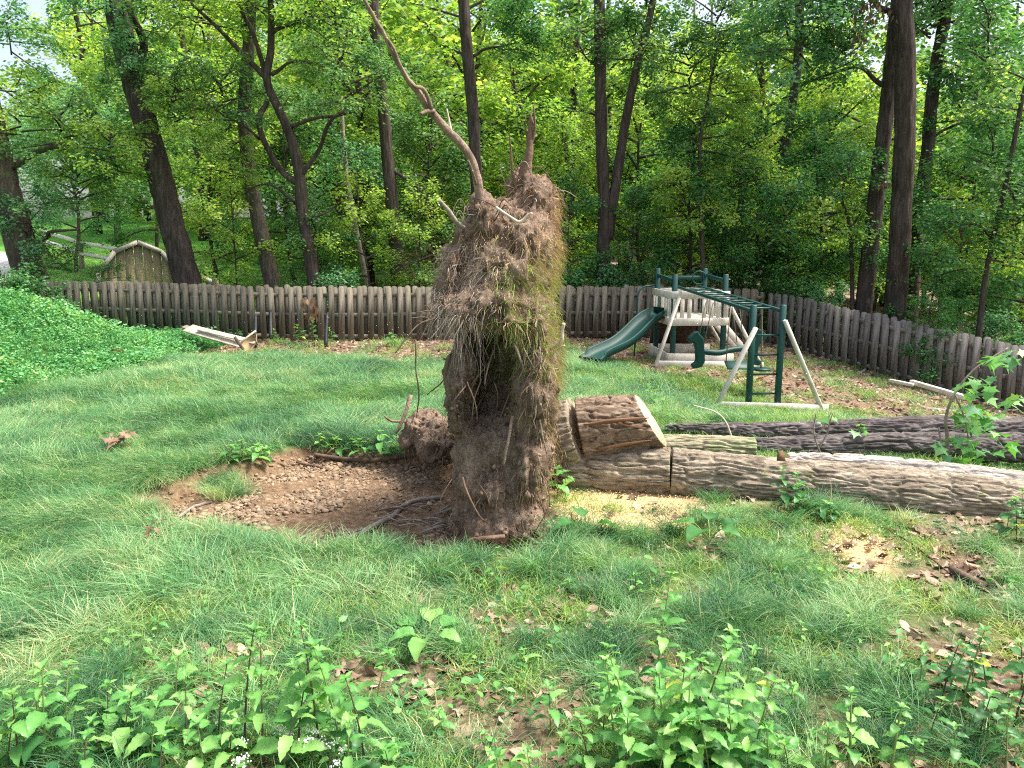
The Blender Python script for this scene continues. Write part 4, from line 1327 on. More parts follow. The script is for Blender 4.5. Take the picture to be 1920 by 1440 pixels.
root_tube('root', [(963, 645, 5.72, 5.5), (970, 660, 5.66, 5), (976, 676, 5.62, 4.5), (984, 700, 5.68, 3)], RP, M_ROOT, 7, .008, .02, seed=15)
root_tube('root', [(1012, 788, 5.62, 4), (1018, 818, 5.6, 3.6), (1027, 850, 5.62, 3)], RP, M_ROOT, 7, .008, .02, seed=16)
root_tube('root', [(962, 780, 5.7, 6), (955, 815, 5.62, 6), (948, 845, 5.6, 6), (944, 872, 5.6, 5)], RP, M_ROOT, 7, .01, .02, seed=17)
root_tube('root', [(928, 655, 6.0, 3.5), (916, 685, 5.85, 3), (908, 720, 5.82, 2.5)], RP, M_ROOT, 6, .012, .02, seed=18)
root_tube('root', [(845, 600, 6.0, 4), (800, 602, 5.8, 3), (768, 625, 5.7, 2.5), (740, 660, 5.65, 2)], RP, M_STICKD, 6, .02, .02, seed=19)
root_tube('root', [(780, 640, 5.75, 3), (780, 690, 5.72, 3), (788, 740, 5.7, 3), (784, 780, 5.72, 2)], RP, M_STICKD, 6, .02, .02, seed=20)
root_tube('root', [(848, 665, 6.1, 4), (832, 710, 5.95, 3), (800, 740, 5.85, 2)], RP, M_STICKD, 6, .015, .02, seed=21)
root_tube('root', [(772, 742, 7.75, 9), (762, 770, 7.66, 8), (752, 795, 7.62, 7), (742, 812, 7.6, 5)], RP, M_ROOT, 7, .015, .03, seed=22)
root_tube('root', [(760, 790, 7.8, 6), (735, 790, 7.7, 5), (722, 780, 7.65, 3)], RP, M_ROOT, 7, .01, .03, seed=23)
root_tube('root', [(880, 1015, 5.5, 12), (910, 1010, 5.42, 11), (945, 1006, 5.45, 9)], RP, M_ROOTD, 8, .006, .02, seed=24)
for k in range(46):                                   # finer side roots over the lower face
    yy = random.uniform(640, 1000); xx = random.uniform(850, 1030)
    D0 = 5.56 + (0.35 if (885 < xx < 965 and yy < 790) else 0.06)
    L = random.uniform(25, 85); a = random.uniform(-.9, .9)
    pts = [(xx, yy, D0 + .03, random.uniform(2, 3.6)), (xx + a * L * .4, yy + L * .5, D0 - .02, 2.2), (xx + a * L * .6 + random.uniform(-10, 10), yy + L, D0 + .02, 1.4)]
    root_tube('root', pts, RP, random.choice([M_ROOT, M_ROOTD, M_ROOTD, M_ROOTD, M_STICKD]), 5, .02, .03, seed=30 + k)
for k in range(34):                                   # loose hair roots round the rim
    if k % 3 == 0: xx, yy, D0, dx = random.uniform(815, 860), random.uniform(560, 620), 6.0, -1
    elif k % 3 == 1: xx, yy, D0, dx = random.uniform(950, 1040), random.uniform(330, 380), 6.6, random.choice([-1, 1])
    else: xx, yy, D0, dx = random.uniform(870, 930), random.uniform(380, 420), 6.15, random.choice([-1, 1])
    L = random.uniform(20, 60)
    root_tube('root', [(xx, yy + 8, D0, 2.6), (xx + dx * L * .5, yy + random.uniform(-30, 12), D0 - .06, 2.2), (xx + dx * L, yy + random.uniform(-35, 45), D0 - .1, 1.4)], RP, random.choice([M_STICKD, M_ROOTD, M_STRAWG]), 4, .02, .03, seed=80 + k)
# short length of trunk between root plate and saw cut
# ------------------------------------------------------------------ logs
M_BARKP = bark_mat('bark_log_pale', hexc('544a3f'), hexc('8c8070'), hexc('bcb09d'), 'X', 7, 5, 0.9, moss=hexc('7d8450'), moss_amt=0.60)
M_BARKR = bark_mat('bark_log_red', hexc('463a31'), hexc('7d6b5b'), hexc('b3a18c'), 'X', 7, 5, 0.9)
M_BARKM = bark_mat('bark_log_moss', hexc('6a6350'), hexc('969077'), hexc('b8b394'), 'X', 7, 5, 0.9, moss=hexc('7c8c60'), moss_amt=0.52)
M_BARKGR = bark_mat('bark_log_grey', hexc('6e675f'), hexc('a09a92'), hexc('c2bdb4'), 'X', 7, 5, 0.9, moss=hexc('8b9170'), moss_amt=0.62)
M_BARKD = bark_mat('bark_log_dark', hexc('3f3837'), hexc('625b59'), hexc('8b8482'), 'X', 7, 4, 0.8)


def bark_disp(seed, amp, fu, fv):
    def f(ln, th, R):
        c, s = np.cos(th) * R, np.sin(th) * R
        wv = .22 * vnoise(np.stack([c * 7, s * 7, ln * 2.5], -1), seed + 2)
        q = np.stack([ln * fu + wv, c * fv + wv * 1.5, s * fv + wv * 1.5], -1)
        a = np.abs(vnoise(q, seed)); b = np.abs(vnoise(q * np.array([1.7, 2.1, 2.1]) + 5, seed + 1))
        furrow = np.minimum(a * 4.5, 1) * (.55 + .45 * np.minimum(b * 4.0, 1))
        big = .06 * R * fbm(np.stack([np.cos(th), np.sin(th), ln * 1.1], -1), 3, seed + 7)
        return amp * (furrow - .7) + big + amp * .22 * vnoise(np.stack([ln * 26, c * 70, s * 70], -1), seed + 4)
    return f


def log_mesh(name, W, R, mat, seed, amp=.016, fu=5, fv=22, sides=110, seg=.018, O=None, ends=(True, True), cut=M_WOODCUT):
    W = np.array(W, float); R = np.array(R, float)
    L = np.linalg.norm(np.diff(W, axis=0), axis=1).sum()
    n = int(L / seg)
    c = resample(W, n); rr = resample(np.stack([R] * 3, -1), n)[:, 0]
    V, Q, T = tube(c - O, rr, sides, bark_disp(seed, amp, fu, fv))
    mi = np.concatenate([np.zeros(len(Q)), np.concatenate([np.full(sides, 1 if ends[0] else 0), np.full(sides, 1 if ends[1] else 0)])])
    return mesh(name, V, [Q, T], [mat, cut], None, True, mi)


def log(name, pxs, mat, label, seed, amp=.016, fu=5, fv=22, sides=110, ends=(True, True), seg=.018):
    W = [P(a, b, D) for a, b, D, w in pxs]; R = [w / F_PX * D / 2 for a, b, D, w in pxs]
    m = (W[0] + W[-1]) / 2
    root = thing(name, tuple(m), label, 'log')
    obj('bark', log_mesh('bark', W, R, mat, seed, amp, fu, fv, sides, seg, m, ends), root)
    return root, np.array(W), R


# stump end of the trunk, still on the root plate
W = [P(1000, 830, 7.1), P(1045, 824, 7.05), P(1086, 812, 7.0)]
R = [.36, .34, .335]
obj('trunk', log_mesh('trunk', W, R, M_BARKP, 40, .032, 4.6, 22, 190, .018, ball_o, (False, False)), RP)
# sawn block tilted on top
W = [P(1092, 812, 7.0), P(1155, 800, 6.96), P(1222, 790, 6.90)]
R = [.325, .290, .258]
m = (W[0] + W[-1]) / 2
blk = thing('sawn_log_block', tuple(m), 'short thick sawn block of trunk beside the root plate with pale cut end', 'log')
cutc = W[-1] - m
me = log_mesh('bark', W, R, M_BARKR, 41, .032, 4.6, 22, 190, .014, m)
V, Nn = mesh_arrays(me)
d = nrm(W[-1] - W[0])
# slanted saw cut: shear the end so its lower side reaches further right
t = np.clip(((V - (W[0] - m)) @ d) / np.linalg.norm(W[-1] - W[0]), 0, 1) ** 3
V = V + d[None] * (t * (-(V[:, 2] - cutc[2])) * .42)[:, None] + np.array([0, -1, 0])[None] * 0
me.vertices.foreach_set('co', V.astype(np.float32).ravel()); me.update()
obj('bark', me, blk)
for k, (a, b, c_, wd) in enumerate([((1094, 796), (1150, 789), (1218, 784), 8), ((1118, 842), (1170, 833), (1222, 826), 5), ((1150, 792), (1180, 799), (1212, 803), 3)]):   # long splits showing red wood
    pts = []
    for (px, py) in (a, b, c_):
        q = P(px, py, 6.70 - (px - 1092) / 140 * .10); pts.append(q)
    c = resample(pts, 14)
    w = np.sin(np.linspace(.15, pi - .1, 14)) * wd / F_PX * 6.68 / 2 + .003
    Vt, Qt, Tt = tube(c - m, w, 7)
    Vt[:, 1] = (Vt[:, 1] - (c[:, 1].mean() - m[1])) * .7 + (c[:, 1].mean() - m[1])
    obj('split_wood', mesh('split_wood', Vt, [Qt, Tt], [M_SPLIT], None, True), blk)
near, NW, NR = log('fallen_log', [(1050, 876, 6.95, 96), (1150, 884, 6.82, 94), (1257.5, 886, 6.70, 93)], M_BARKP, 'sawn-through butt length of the nearest log under the tilted block', 42, .032, 4.6, 22, 190, (False, False))
near2, NW, NR = log('fallen_log', [(1258, 886, 6.70, 92), (1400, 899, 6.58, 92), (1550, 911, 6.46, 93), (1700, 928, 6.34, 100), (1850, 945, 6.22, 105), (2010, 964, 6.1, 108), (2200, 986, 5.95, 108)], M_BARKP,
          'longest pale fallen log lying across the right foreground', 43, .032, 4.6, 22, 190, (False, True), seg=.015)
log('fallen_log', [(1235, 838, 7.35, 46), (1330, 840, 7.3, 48), (1415, 843, 7.25, 44)], M_BARKM, 'short mossy green log tucked between the pale and dark logs', 44, .024, 4, 22, 140)
log('fallen_log', [(1475, 866, 6.95, 34), (1600, 880, 6.9, 56), (1750, 895, 6.8, 60), (1950, 918, 6.65, 64), (2200, 945, 6.5, 66)], M_BARKGR, 'silvery grey log lying just behind the longest pale log', 45, .026, 3.5, 21, 150)
log('fallen_log', [(1246, 802, 8.75, 12), (1340, 806, 8.65, 26), (1450, 811, 8.55, 38), (1600, 809, 8.5, 46), (1780, 806, 8.45, 50), (1950, 808, 8.4, 52), (2200, 812, 8.3, 52)], M_BARKD, 'dark furrowed log farthest back on the right, thin end left', 46, .038, 4.5, 19, 120)
log('fallen_log', [(1395, 842, 8.0, 40), (1500, 842, 7.95, 48), (1650, 838, 7.9, 52), (1800, 838, 7.85, 54), (1950, 840, 7.8, 54), (2200, 846, 7.7, 54)], M_BARKD, 'dark furrowed log between the far dark log and the pale logs', 47, .038, 4.5, 19, 120)
q = P(1465, 858, 6.42)
V = np.array([[-.04, 0, -.03], [.04, 0, -.03], [.03, .03, -.03], [-.03, .03, -.03], [-.028, .005, .045], [.012, .005, .06], [.012, .02, .06], [-.028, .02, .045]])
obj('wood_wedge', mesh('wood_wedge', V, np.array([(0, 1, 5, 4), (1, 2, 6, 5), (2, 3, 7, 6), (3, 0, 4, 7), (4, 5, 6, 7), (3, 2, 1, 0)]), [M_SPLIT]), label='small splintered wedge standing on the longest pale log', cat='wood wedge', loc=tuple(q))
#@@PLAY

# ------------------------------------------------------------------ playset
def build_playset():
    Fp = G(1260, 682)
    v = nrm(np.array([-.09, .996, 0])); u = np.array([v[1], -v[0], 0])
    z0 = Fp[2]
    S = Fp[1] / 14.2
    root = thing('playset', (Fp[0], Fp[1], z0), 'green and white backyard playset with wavy slide and monkey bars', 'playset')
    Z = np.array([0, 0, 1.0])
    W = lambda a, b, z: (u * a + v * b + Z * z) * S

    def gz(a, b):
        p = Fp + (u * a + v * b) * S
        return (tz(p[0], p[1]) - z0) / S

    def bar(name, A, B, w, h, m, parent=None, up=(0, 0, 1), bv_=.008):
        V, Q = bar_v(W(*A), W(*B), w * S, h * S, up)
        return bevel(obj(name, mesh(name, V, Q, [m]), parent or root), bv_)

    def pipe(name, pts, r, m, parent=None, k=8, sm=None):
        c = resample([W(*p) for p in pts], sm or max(2, len(pts) * 6)) if len(pts) > 2 else np.array([W(*p) for p in pts])
        V, Q, T = tube(c, r * S, k)
        return obj(name, mesh(name, V, [Q, T], [m], None, True), parent or root)
    w_, d_ = .95, 1.15
    H, DK, RL = 1.64, .80, 1.27
    fwd = tuple(-v)
    for (a, b) in ((0, 0), (w_, 0), (0, d_), (w_, d_)):
        bar('tower_post', (a, b, gz(a, b) - .05), (a, b, H + (.08 if b else 0)), .085, .085, M_GREENPOST, up=tuple(v))
    # deck and its boards
    for k in range(6):
        b = .1 + k * (d_ - .2) / 5
        bar('deck_board', (-.02, b, DK + .02), (w_ + .02, b, DK + .02), .165, .03, M_WHITEPL)
    bar('deck_fascia', (-.07, -.07, DK - .02), (w_ + .07, -.07, DK - .02), .035, .14, M_WHITEPL)
    bar('deck_fascia', (-.07, d_ + .07, DK - .02), (w_ + .07, d_ + .07, DK - .02), .035, .14, M_WHITEPL)
    bar('deck_fascia', (-.07, -.05, DK - .02), (-.07, d_ + .05, DK - .02), .035, .14, M_WHITEPL)
    bar('deck_fascia', (w_ + .07, -.05, DK - .02), (w_ + .07, d_ + .05, DK - .02), .035, .14, M_WHITEPL)

    def panel(A, B, n, skip=()):
        (a0, b0), (a1, b1) = A, B
        bar('top_rail', (a0, b0, RL), (a1, b1, RL), .035, .13, M_WHITEPL)
        for k in range(n):
            if k in skip: continue
            f = (k + .5) / n
            a, b = a0 + (a1 - a0) * f, b0 + (b1 - b0) * f
            bar('rail_slat', (a, b, DK + .03), (a, b, RL - .055), .075, .022, M_WHITEPL, up=tuple(nrm(np.cross(Z, u * (a1 - a0) + v * (b1 - b0)))), bv_=.003)
    panel((-.07, -.065), (w_ + .07, -.065), 8, skip=(3,))
    panel((-.065, -.05), (-.065, d_ + .05), 8, skip=(3, 4, 5))
    panel((-.07, d_ + .065), (w_ + .07, d_ + .065), 8)
    panel((w_ + .065, -.05), (w_ + .065, d_ + .05), 8)
    bar('cross_bar', (0, d_, H - .1), (w_, d_, H - .1), .05, .07, M_GREENPOST)
    bar('cross_bar', (0, 0, H - .12), (0, d_, H - .05), .05, .07, M_GREENPOST)
    bar('cross_bar', (w_, 0, H - .12), (w_, d_, H - .05), .05, .07, M_GREENPOST)
    # sandbox boards round the foot
    for A, B in (((-.1, -.05), (w_ + .2, -.05)), ((-.1, -.05), (-.1, d_ + .1)), ((-.1, d_ + .1), (w_ + .2, d_ + .1))):
        bar('sandbox_board', (A[0], A[1], gz(*A) + .1), (B[0], B[1], gz(*B) + .1), .04, .22, M_WHITEPL)
    bar('base_board', (-.42, -.35, gz(-.4, -.35) + .06), (1.6, -.35, gz(1.6, -.35) + .06), .05, .13, M_WHITEPL)
    # slanted white braces on the near face
    bar('brace', (-.42, -.36, gz(-.4, -.36) + .02), (.05, -.12, 1.22), .05, .09, M_WHITEPL, up=fwd)
    bar('brace', (1.58, -.36, gz(1.5, -.36) + .02), (w_ - .02, -.12, 1.22), .05, .09, M_WHITEPL, up=fwd)
    bar('brace', (1.5, d_ + .1, gz(1.5, d_) + .02), (w_, d_ + .1, .9), .05, .09, M_WHITEPL, up=fwd)
    # wavy slide on the left face
    n, prof = 34, []
    s0 = np.array([-.05, .55])
    L = 1.62
    for k in range(n):
        t = k / (n - 1)
        z = DK + .06 - (DK - .02) * (t * .9 + .1 * t * t) + .075 * math.sin(t * 2 * pi * 1.25 + .2) * (1 - t * .55)
        z = z if t < .86 else z * 1.0
        prof.append((s0[0] - L * t, s0[1] - 1.25 * t, z))
    zl = gz(s0[0] - L, s0[1] - 1.25) + .09
    prof = [(a, b, z + (zl - prof[-1][2]) * (k / (n - 1)) ** 2) for k, (a, b, z) in enumerate(prof)]
    sec = [(x_ * .84, y_) for x_, y_ in [(-.27, .12), (-.255, .135), (-.235, .115), (-.215, .03), (-.12, .0), (0, -.008), (.12, .0), (.215, .03), (.235, .115), (.255, .135), (.27, .12), (.25, -.01), (.12, -.035), (0, -.04), (-.12, -.035), (-.25, -.01)]]
    c = np.array([W(*p) for p in prof])
    tg = nrm(np.gradient(c, axis=0)); sd_ = nrm(np.cross(tg, Z)); up_ = np.cross(sd_, tg)
    V = []
    for k in range(n):
        f = 1.0 + .12 * max(0, (k / (n - 1) - .8) / .2) ** 2
        for (a, b) in sec: V.append(c[k] + sd_[k] * a * f * S + up_[k] * b * S * (1 if k < n - 3 else .6))
    m_ = len(sec)
    Q = [(k * m_ + j, k * m_ + (j + 1) % m_, (k + 1) * m_ + (j + 1) % m_, (k + 1) * m_ + j) for k in range(n - 1) for j in range(m_)]
    so = obj('slide', mesh('slide', V, [np.array(Q), ], [M_GREENPL], None, True), root, label='wavy glossy green slide')
    for s in (0, 1):
        k = 0 if s == 0 else n - 1
        cap = mesh('slide_end', [V[k * m_ + j] for j in range(m_)], np.array([[0, j, j + 1] for j in range(1, m_ - 1)]), [M_GREENPL])
        obj('slide_end', cap, so)
    # arched grab rail left of slide
    pipe('grab_rail', [(-.05, d_ - .02, 1.36), (-.25, d_ - .06, 1.38), (-.40, d_ - .1, 1.25), (-.43, d_ - .12, .9), (-.44, d_ - .12, .4), (-.46, d_ - .12, gz(-.46, d_ - .12))], .018, M_GREENPOST)
    pipe('grab_ring', [(.55, .3, 1.45 + .0)] + [(.55 + .13 * math.sin(a), .3, 1.45 + .12 - .12 * math.cos(a)) for a in np.linspace(.4, 2 * pi - .4, 9)] + [(.55, .3, 1.45)], .012, M_GREENPOST)
    # climbing wall at the back and ramp
    V, Q = box_v(W(.45, d_ + .35, .42), [u, nrm(v * .45 - Z * .9), nrm(v * .9 + Z * .45)], (.45 * S, .5 * S, .02 * S))
    obj('climbing_wall', mesh('climbing_wall', V, Q, [M_DARKBOARD]), root)
    bar('ramp_rail', (w_ + .05, .45, DK), (w_ + .85, .55, gz(w_ + .85, .55)), .04, .12, M_WHITEPL)
    bar('ramp_rail', (w_ + .05, .95, DK), (w_ + .85, 1.05, gz(w_ + .85, 1.05)), .04, .12, M_WHITEPL)
    # monkey bars
    LB = 3.35
    a0, a1 = .12, .55
    zb = 1.28
    e = -LB
    bar('ladder_rail', (a0, 0.35, zb + .13), (a0, e, zb - .04), .045, .05, M_GREENPOST)
    bar('ladder_rail', (a1, 0.35, zb + .13), (a1, e, zb - .04), .045, .05, M_GREENPOST)
    for k in range(10):
        b = -.15 - k * (LB - .35) / 9.5
        zr = zb - .04 + .17 * (b - e) / (.35 - e)
        pipe('rung', [(a0, b, zr), (a1, b, zr)], .014, M_GREENPOST)
    ga, gb = gz(a0, e), gz(a1, e)
    bar('ladder_post', (a0, e, ga - .05), (a0, e, zb + .05), .075, .075, M_GREENPOST, up=tuple(v))
    bar('ladder_post', (a1, e, gb - .05), (a1, e, zb + .05), .075, .075, M_GREENPOST, up=tuple(v))
    for k in range(4):
        z = (ga + gb) / 2 + .22 + k * .28
        pipe('rung', [(a0, e, z), (a1, e, z)], .015, M_GREENPOST)
    gl, gr = gz(a0 - .5, e - .08), gz(a1 + .62, e - .06)
    bar('brace', (a0 - .52, e - .10, gl + .02), (a0 + .02, e - .07, 1.02), .045, .09, M_WHITEPL, up=fwd)
    bar('brace', (a1 + .64, e - .08, gr + .02), (a1 + .0, e - .07, 1.12), .045, .09, M_WHITEPL, up=fwd)
    bar('base_board', (a0 - .45, e - .09, gl + .05), (a1 + .72, e - .09, gr + .05), .05, .13, M_WHITEPL)
    # two-seat horse glider hanging from the bars
    gb_, gz_ = -1.55, .46
    gl_root = []
    for s, aa in ((-1, a0 - .12), (1, a1 + .12)):
        for db in (-.28, .28):
            pipe('chain', [(a0 if s < 0 else a1, gb_ + db * .6, zb - .03), (aa + .0, gb_ + db * .5, gz_ + .1)], .008, M_CHAIN, k=5)

    def prism(name, outline, thick, frame, m, bv_=.02):
        o3, ax, ay = frame
        nz_ = nrm(np.cross(ax, ay))
        n = len(outline)
        V = [o3 + ax * x * S + ay * y * S - nz_ * thick * S / 2 for x, y in outline] + [o3 + ax * x * S + ay * y * S + nz_ * thick * S / 2 for x, y in outline]
        me = bpy.data.meshes.new(name)
        me.from_pydata([tuple(p) for p in V], [], [tuple(range(n))[::-1], tuple(range(n, 2 * n))] + [(k, (k + 1) % n, n + (k + 1) % n, n + k) for k in range(n)])
        me.materials.append(m)
        o = obj(name, me, root)
        bevel(o, bv_ * S, 2)
        return o
    horse = [(-.05, -.30), (.10, -.33), (.14, -.26), (.06, -.20), (.07, -.02), (.11, .10), (.20, .11), (.22, .18), (.12, .27), (.05, .30), (.02, .25), (-.06, .18), (-.08, .0), (-.10, -.2)]
    prism('horse_head', horse, .10, (W(a0 - .14, gb_, gz_ + .02), -u * .95, Z), M_GREENPL)
    prism('horse_head', horse, .10, (W(a1 + .40, gb_ + .1, gz_ + .04), u * .95, Z), M_GREENPL)
    pipe('glider_beam', [(a0 - .14, gb_, gz_ - .02), (.3, gb_, gz_ - .05), (a1 + .0, gb_ + .05, gz_ - .01), (a1 + .40, gb_ + .1, gz_ + .02)], .05, M_GREENPL, k=10)
    # disc swing
    V, Q, T = tube(np.array([W(a1 + .05, e + .75, .28), W(a1 + .05, e + .75, .31)]), .14 * S, 20)
    obj('disc_seat', mesh('disc_seat', V, [Q, T], [M_GREENPL]), root)
    pipe('rope', [(a1, e + .75, zb - .03), (a1 + .03, e + .75, .9), (a1 + .05, e + .75, .3)], .011, M_CHAIN, k=6)
    V, Q = box_v(W(a1 - .25, e + .9, .34), [u, nrm(v * .8 + Z * .5), nrm(Z * .8 - v * .5)], (.2 * S, .1 * S, .012 * S))
    bevel(obj('swing_seat', mesh('swing_seat', V, Q, [M_GREENPL]), root), .01)
    pipe('rope', [(a1 - .42, e + .9, zb - .03), (a1 - .45, e + .9, .34)], .009, M_CHAIN, k=6)


build_playset()

# ------------------------------------------------------------------ boards, stakes and edging by the fence
def board(name, A, B, w, h, mat, label, cat='board', up=(0, 0, 1)):
    A = np.array(A); B = np.array(B)
    m = (A + B) / 2
    V, Q = bar_v(A - m, B - m, w, h, up)
    return bevel(obj(name, mesh(name, V, Q, [mat]), label=label, cat=cat, loc=tuple(m)), .006)


def ground_at(px, D, h=0.0):
    x = (px - 960) / F_PX * D
    return np.array([x, D, tz(x, D) + h])


board('white_board', P(352, 615, 16.4), P(468, 648, 15.6), .30, .03, M_PAINTW, 'widest white board of the broken pile by the back fence', up=(0.1, -.5, 1))
board('white_board', P(372, 616, 16.2), P(478, 642, 15.5), .12, .03, M_PAINTW, 'narrow white board lying on the broken pile', up=(0, -.6, 1))
board('white_board', P(345, 612, 16.7), P(420, 640, 16.2), .14, .03, M_PALEBARK, 'brownish board under the left end of the broken pile', up=(0, -.3, 1))
board('white_board', P(452, 641, 15.5), P(480, 620, 15.6), .05, .025, M_PAINTW, 'short white stick board propped up at the right of the pile', up=(0, -.6, 1))
board('white_board', P(440, 632, 15.6), P(456, 655, 15.3), .06, .03, M_STICKD, 'short dark broken slat crossing the white boards', up=(0, -1, .3))
pl = [(448, 646), (470, 630), (481, 626), (480, 640), (473, 656), (462, 657)]
V = [P(a, b, 15.45 + .1 * (657 - b) / 30) for a, b in pl]; V += [p + np.array([0.0, .03, -.01]) for p in V]; m = V[0].copy(); n = len(pl)
obj('plywood_scrap', mesh('plywood_scrap', np.array(V) - m, [np.array([(k, (k + 1) % n, n + (k + 1) % n, n + k) for k in range(n)]), np.array([(0, k, k + 1) for k in range(1, n - 1)] + [(n, n + k + 1, n + k) for k in range(1, n - 1)])], [M_PLY]), label='torn tan plywood scrap at the right end of the board pile', cat='plywood', loc=tuple(m))
for (a, b, c, d, D, lab) in [(479, 650, 479, 590, 16.8, 'dark stake leaning on the fence right of the board pile'), (508, 634, 507, 582, 17.3, 'dark stake second from the board pile against the fence'), (611, 650, 613, 588, 16.8, 'dark stake leaning on the fence below the hanging dead leaves')]:
    root_tube('metal_stake', [(a, b, D - .1, 7), ((a + c) / 2, (b + d) / 2, D + .1, 7), (c, d, D + .3, 6)], None, M_STAKE, 7, .003, .1, label=lab, cat='stake', seed=7)
e0, e1 = P(1672, 718, 12.6), P(1715, 728, 12.2)
board('white_edging', P(1709, 716, 12.9), P(1812, 746, 11.6), .08, .07, M_WHITEPL, 'longer white edging piece on the ground at the foot of the grey fence', 'edging')
board('white_edging', P(1668, 713, 13.2), P(1712, 722, 12.7), .06, .05, M_WHITEPL, 'shorter white edging piece left of the longer one by the grey fence', 'edging')

# ------------------------------------------------------------------ sticks and fallen branches
STICKS = [  # ((px,py,w)...), D offset, material, label
    ([(648, 1012, 9), (690, 992, 10), (735, 968, 10), (770, 942, 9), (830, 932, 8)], M_STICK, 'long grey curved stick on the bare soil by the root plate', .06),
    ([(700, 985, 4), (655, 1000, 5), (620, 1000, 4)], M_STICK, 'short grey stick touching the long curved stick', .03),
    ([(318, 980, 5), (350, 958, 7), (375, 946, 7), (397, 941, 6)], M_STICK, 'grey forked stick at the left end of the bare soil', .04),
    ([(588, 852, 8), (640, 860, 9), (690, 864, 9), (740, 858, 10), (790, 850, 12), (815, 858, 9)], M_STICKD, 'brown exposed root along the far rim of the bare soil', .05),
    ([(555, 866, 4), (590, 874, 6), (615, 880, 5)], M_STICKD, 'short brown stick in the far left of the bare soil', .03),
    ([(556, 1018, 6), (568, 1006, 6), (580, 998, 6)], M_STICK, 'stubby pale stick at the near rim of the bare soil', .03),
    ([(95, 832, 4), (115, 828, 4), (125, 846, 3)], M_STICK, 'bent twig standing in the left lawn', .10),
    ([(118, 828, 3), (150, 830, 5), (182, 831, 4)], M_STICK, 'straight grey twig lying on the left lawn', .10),
    ([(520, 676, 7), (560, 674, 9), (590, 668, 8), (612, 660, 6)], M_STICKD, 'fallen branch on the leaf litter before the back fence', .05),
    ([(1606, 703, 5), (1640, 682, 6), (1665, 668, 5), (1692, 650, 4)], M_STICK, 'thin branch leaning against the grey side fence', .0),
    ([(1230, 692, 5), (1262, 690, 6), (1280, 692, 4)], M_STICKD, 'stick on the grass before the playset sandbox', .02),
    ([(1720, 762, 6), (1750, 768, 8), (1790, 772, 6)], M_STICK, 'pale stick lying behind the dark logs', .03),
    ([(1785, 1064, 14), (1805, 1078, 15), (1830, 1092, 13)], M_STICKD, 'thick broken dark stick in the litter at the right', .05),
    ([(1350, 1030, 3), (1375, 1045, 4), (1400, 1062, 4)], M_STICK, 'thin twig in the grass below the rosette plant', .05),
    ([(1270, 1170, 4), (1300, 1168, 6), (1330, 1166, 5)], M_STICKD, 'twig on the bare patch right of centre foreground', .03),
    ([(1775, 1075, 3), (1700, 1012, 4), (1660, 1008, 3)], M_STICKD, 'long thin twig across the right litter patch', .03),
    ([(860, 1270, 4), (905, 1250, 5), (925, 1230, 3)], M_STICKD, 'thin straw twig in the centre foreground grass', .06),
    ([(1455, 1010, 3), (1480, 1005, 4), (1510, 990, 3)], M_STICK, 'short twig before the longest pale log', .05),
    ([(20, 1180, 3), (35, 1165, 4), (48, 1150, 3)], M_STICK, 'pale bent twig at the left edge of the lawn', .12),
]
for k, (pts, m, lab, off) in enumerate(STICKS):
    q = []
    for (a, b, w) in pts:
        g = G(a, b); q.append((a, b, max(1.0, g[1] - off * 1.5), w))
    root_tube('fallen_stick', q, None, m, 7, .014, .03, label=lab, cat='stick', seed=200 + k)
ORD = ['first', 'second', 'third', 'fourth', 'fifth', 'sixth', 'seventh', 'eighth', 'ninth', 'tenth', 'eleventh', 'twelfth', 'thirteenth', 'fourteenth', 'fifteenth', 'sixteenth', 'seventeenth', 'eighteenth', 'nineteenth', 'twentieth', 'twenty-first', 'twenty-second', 'twenty-third', 'twenty-fourth', 'twenty-fifth', 'twenty-sixth', 'twenty-seventh', 'twenty-eighth', 'twenty-ninth', 'thirtieth']
rs = random.Random(44)
tw = sorted([(rs.uniform(690, 830), rs.uniform(955, 1010)) for _ in range(22)])
for k, (x, y) in enumerate(tw):
    a = rs.uniform(-.5, .7); L = rs.uniform(30, 85)
    x2, y2 = x + L * math.cos(a), y + L * math.sin(a) * .5
    g1, g2 = G(x, y), G(min(x2, 840), min(y2, 1018))
    q = [(x, y, g1[1] - .03, 3), ((x + x2) / 2, (y + y2) / 2 - 8, (g1[1] + g2[1]) / 2 - .09, 3), (min(x2, 840), min(y2, 1018), g2[1] - .04, 2)]
    root_tube('fallen_twig', q, None, rs.choice([M_STICK, M_STICK, M_STICKD]), 5, .012, .03, group='thin twigs heaped at the foot of the root plate',
              label='thin grey twig, %s from the left in the heap at the root plate' % ORD[k], cat='twig', seed=240 + k)

# ------------------------------------------------------------------ leafy plants
LV = {'n': [leaf_mesh('leaf', M_WEED, .045, .25, 8, .22, .10, k) for k in range(3)],
      'd': [leaf_mesh('leaf', M_WEEDD, .045, .27, 8, .20, .10, k + 5) for k in range(3)],
      'y': [leaf_mesh('leaf', M_WEEDY, .02, .30, 7, .2, .10, k + 9) for k in range(2)],
      'o': [leaf_mesh('leaf', M_WEEDD, .0, .36, 7, .25, .14, k + 12) for k in range(2)],
      'p': [leaf_mesh('leaf', M_WEED, .0, .36, 7, .3, .12, k + 15) for k in range(2)]}
maple_me = [mesh('leaf', MAPLE[0], MAPLE[1], [m], {'rnd': np.full(17, .5)}) for m in (M_WEED, M_LEAFB, M_WEED)]
_rp = random.Random(77)


def add_leaf(root, me, pos, az, pitch, roll, L, name='leaf'):
    o = obj(name, me, root)
    R_ = Matrix.Rotation(az, 4, 'Z') @ Matrix.Rotation(pitch, 4, 'X') @ Matrix.Rotation(roll, 4, 'Y')
    o.matrix_basis = Matrix.Translation(Vector(pos)) @ R_ @ Matrix.Diagonal((L, L, L, 1))
    return o


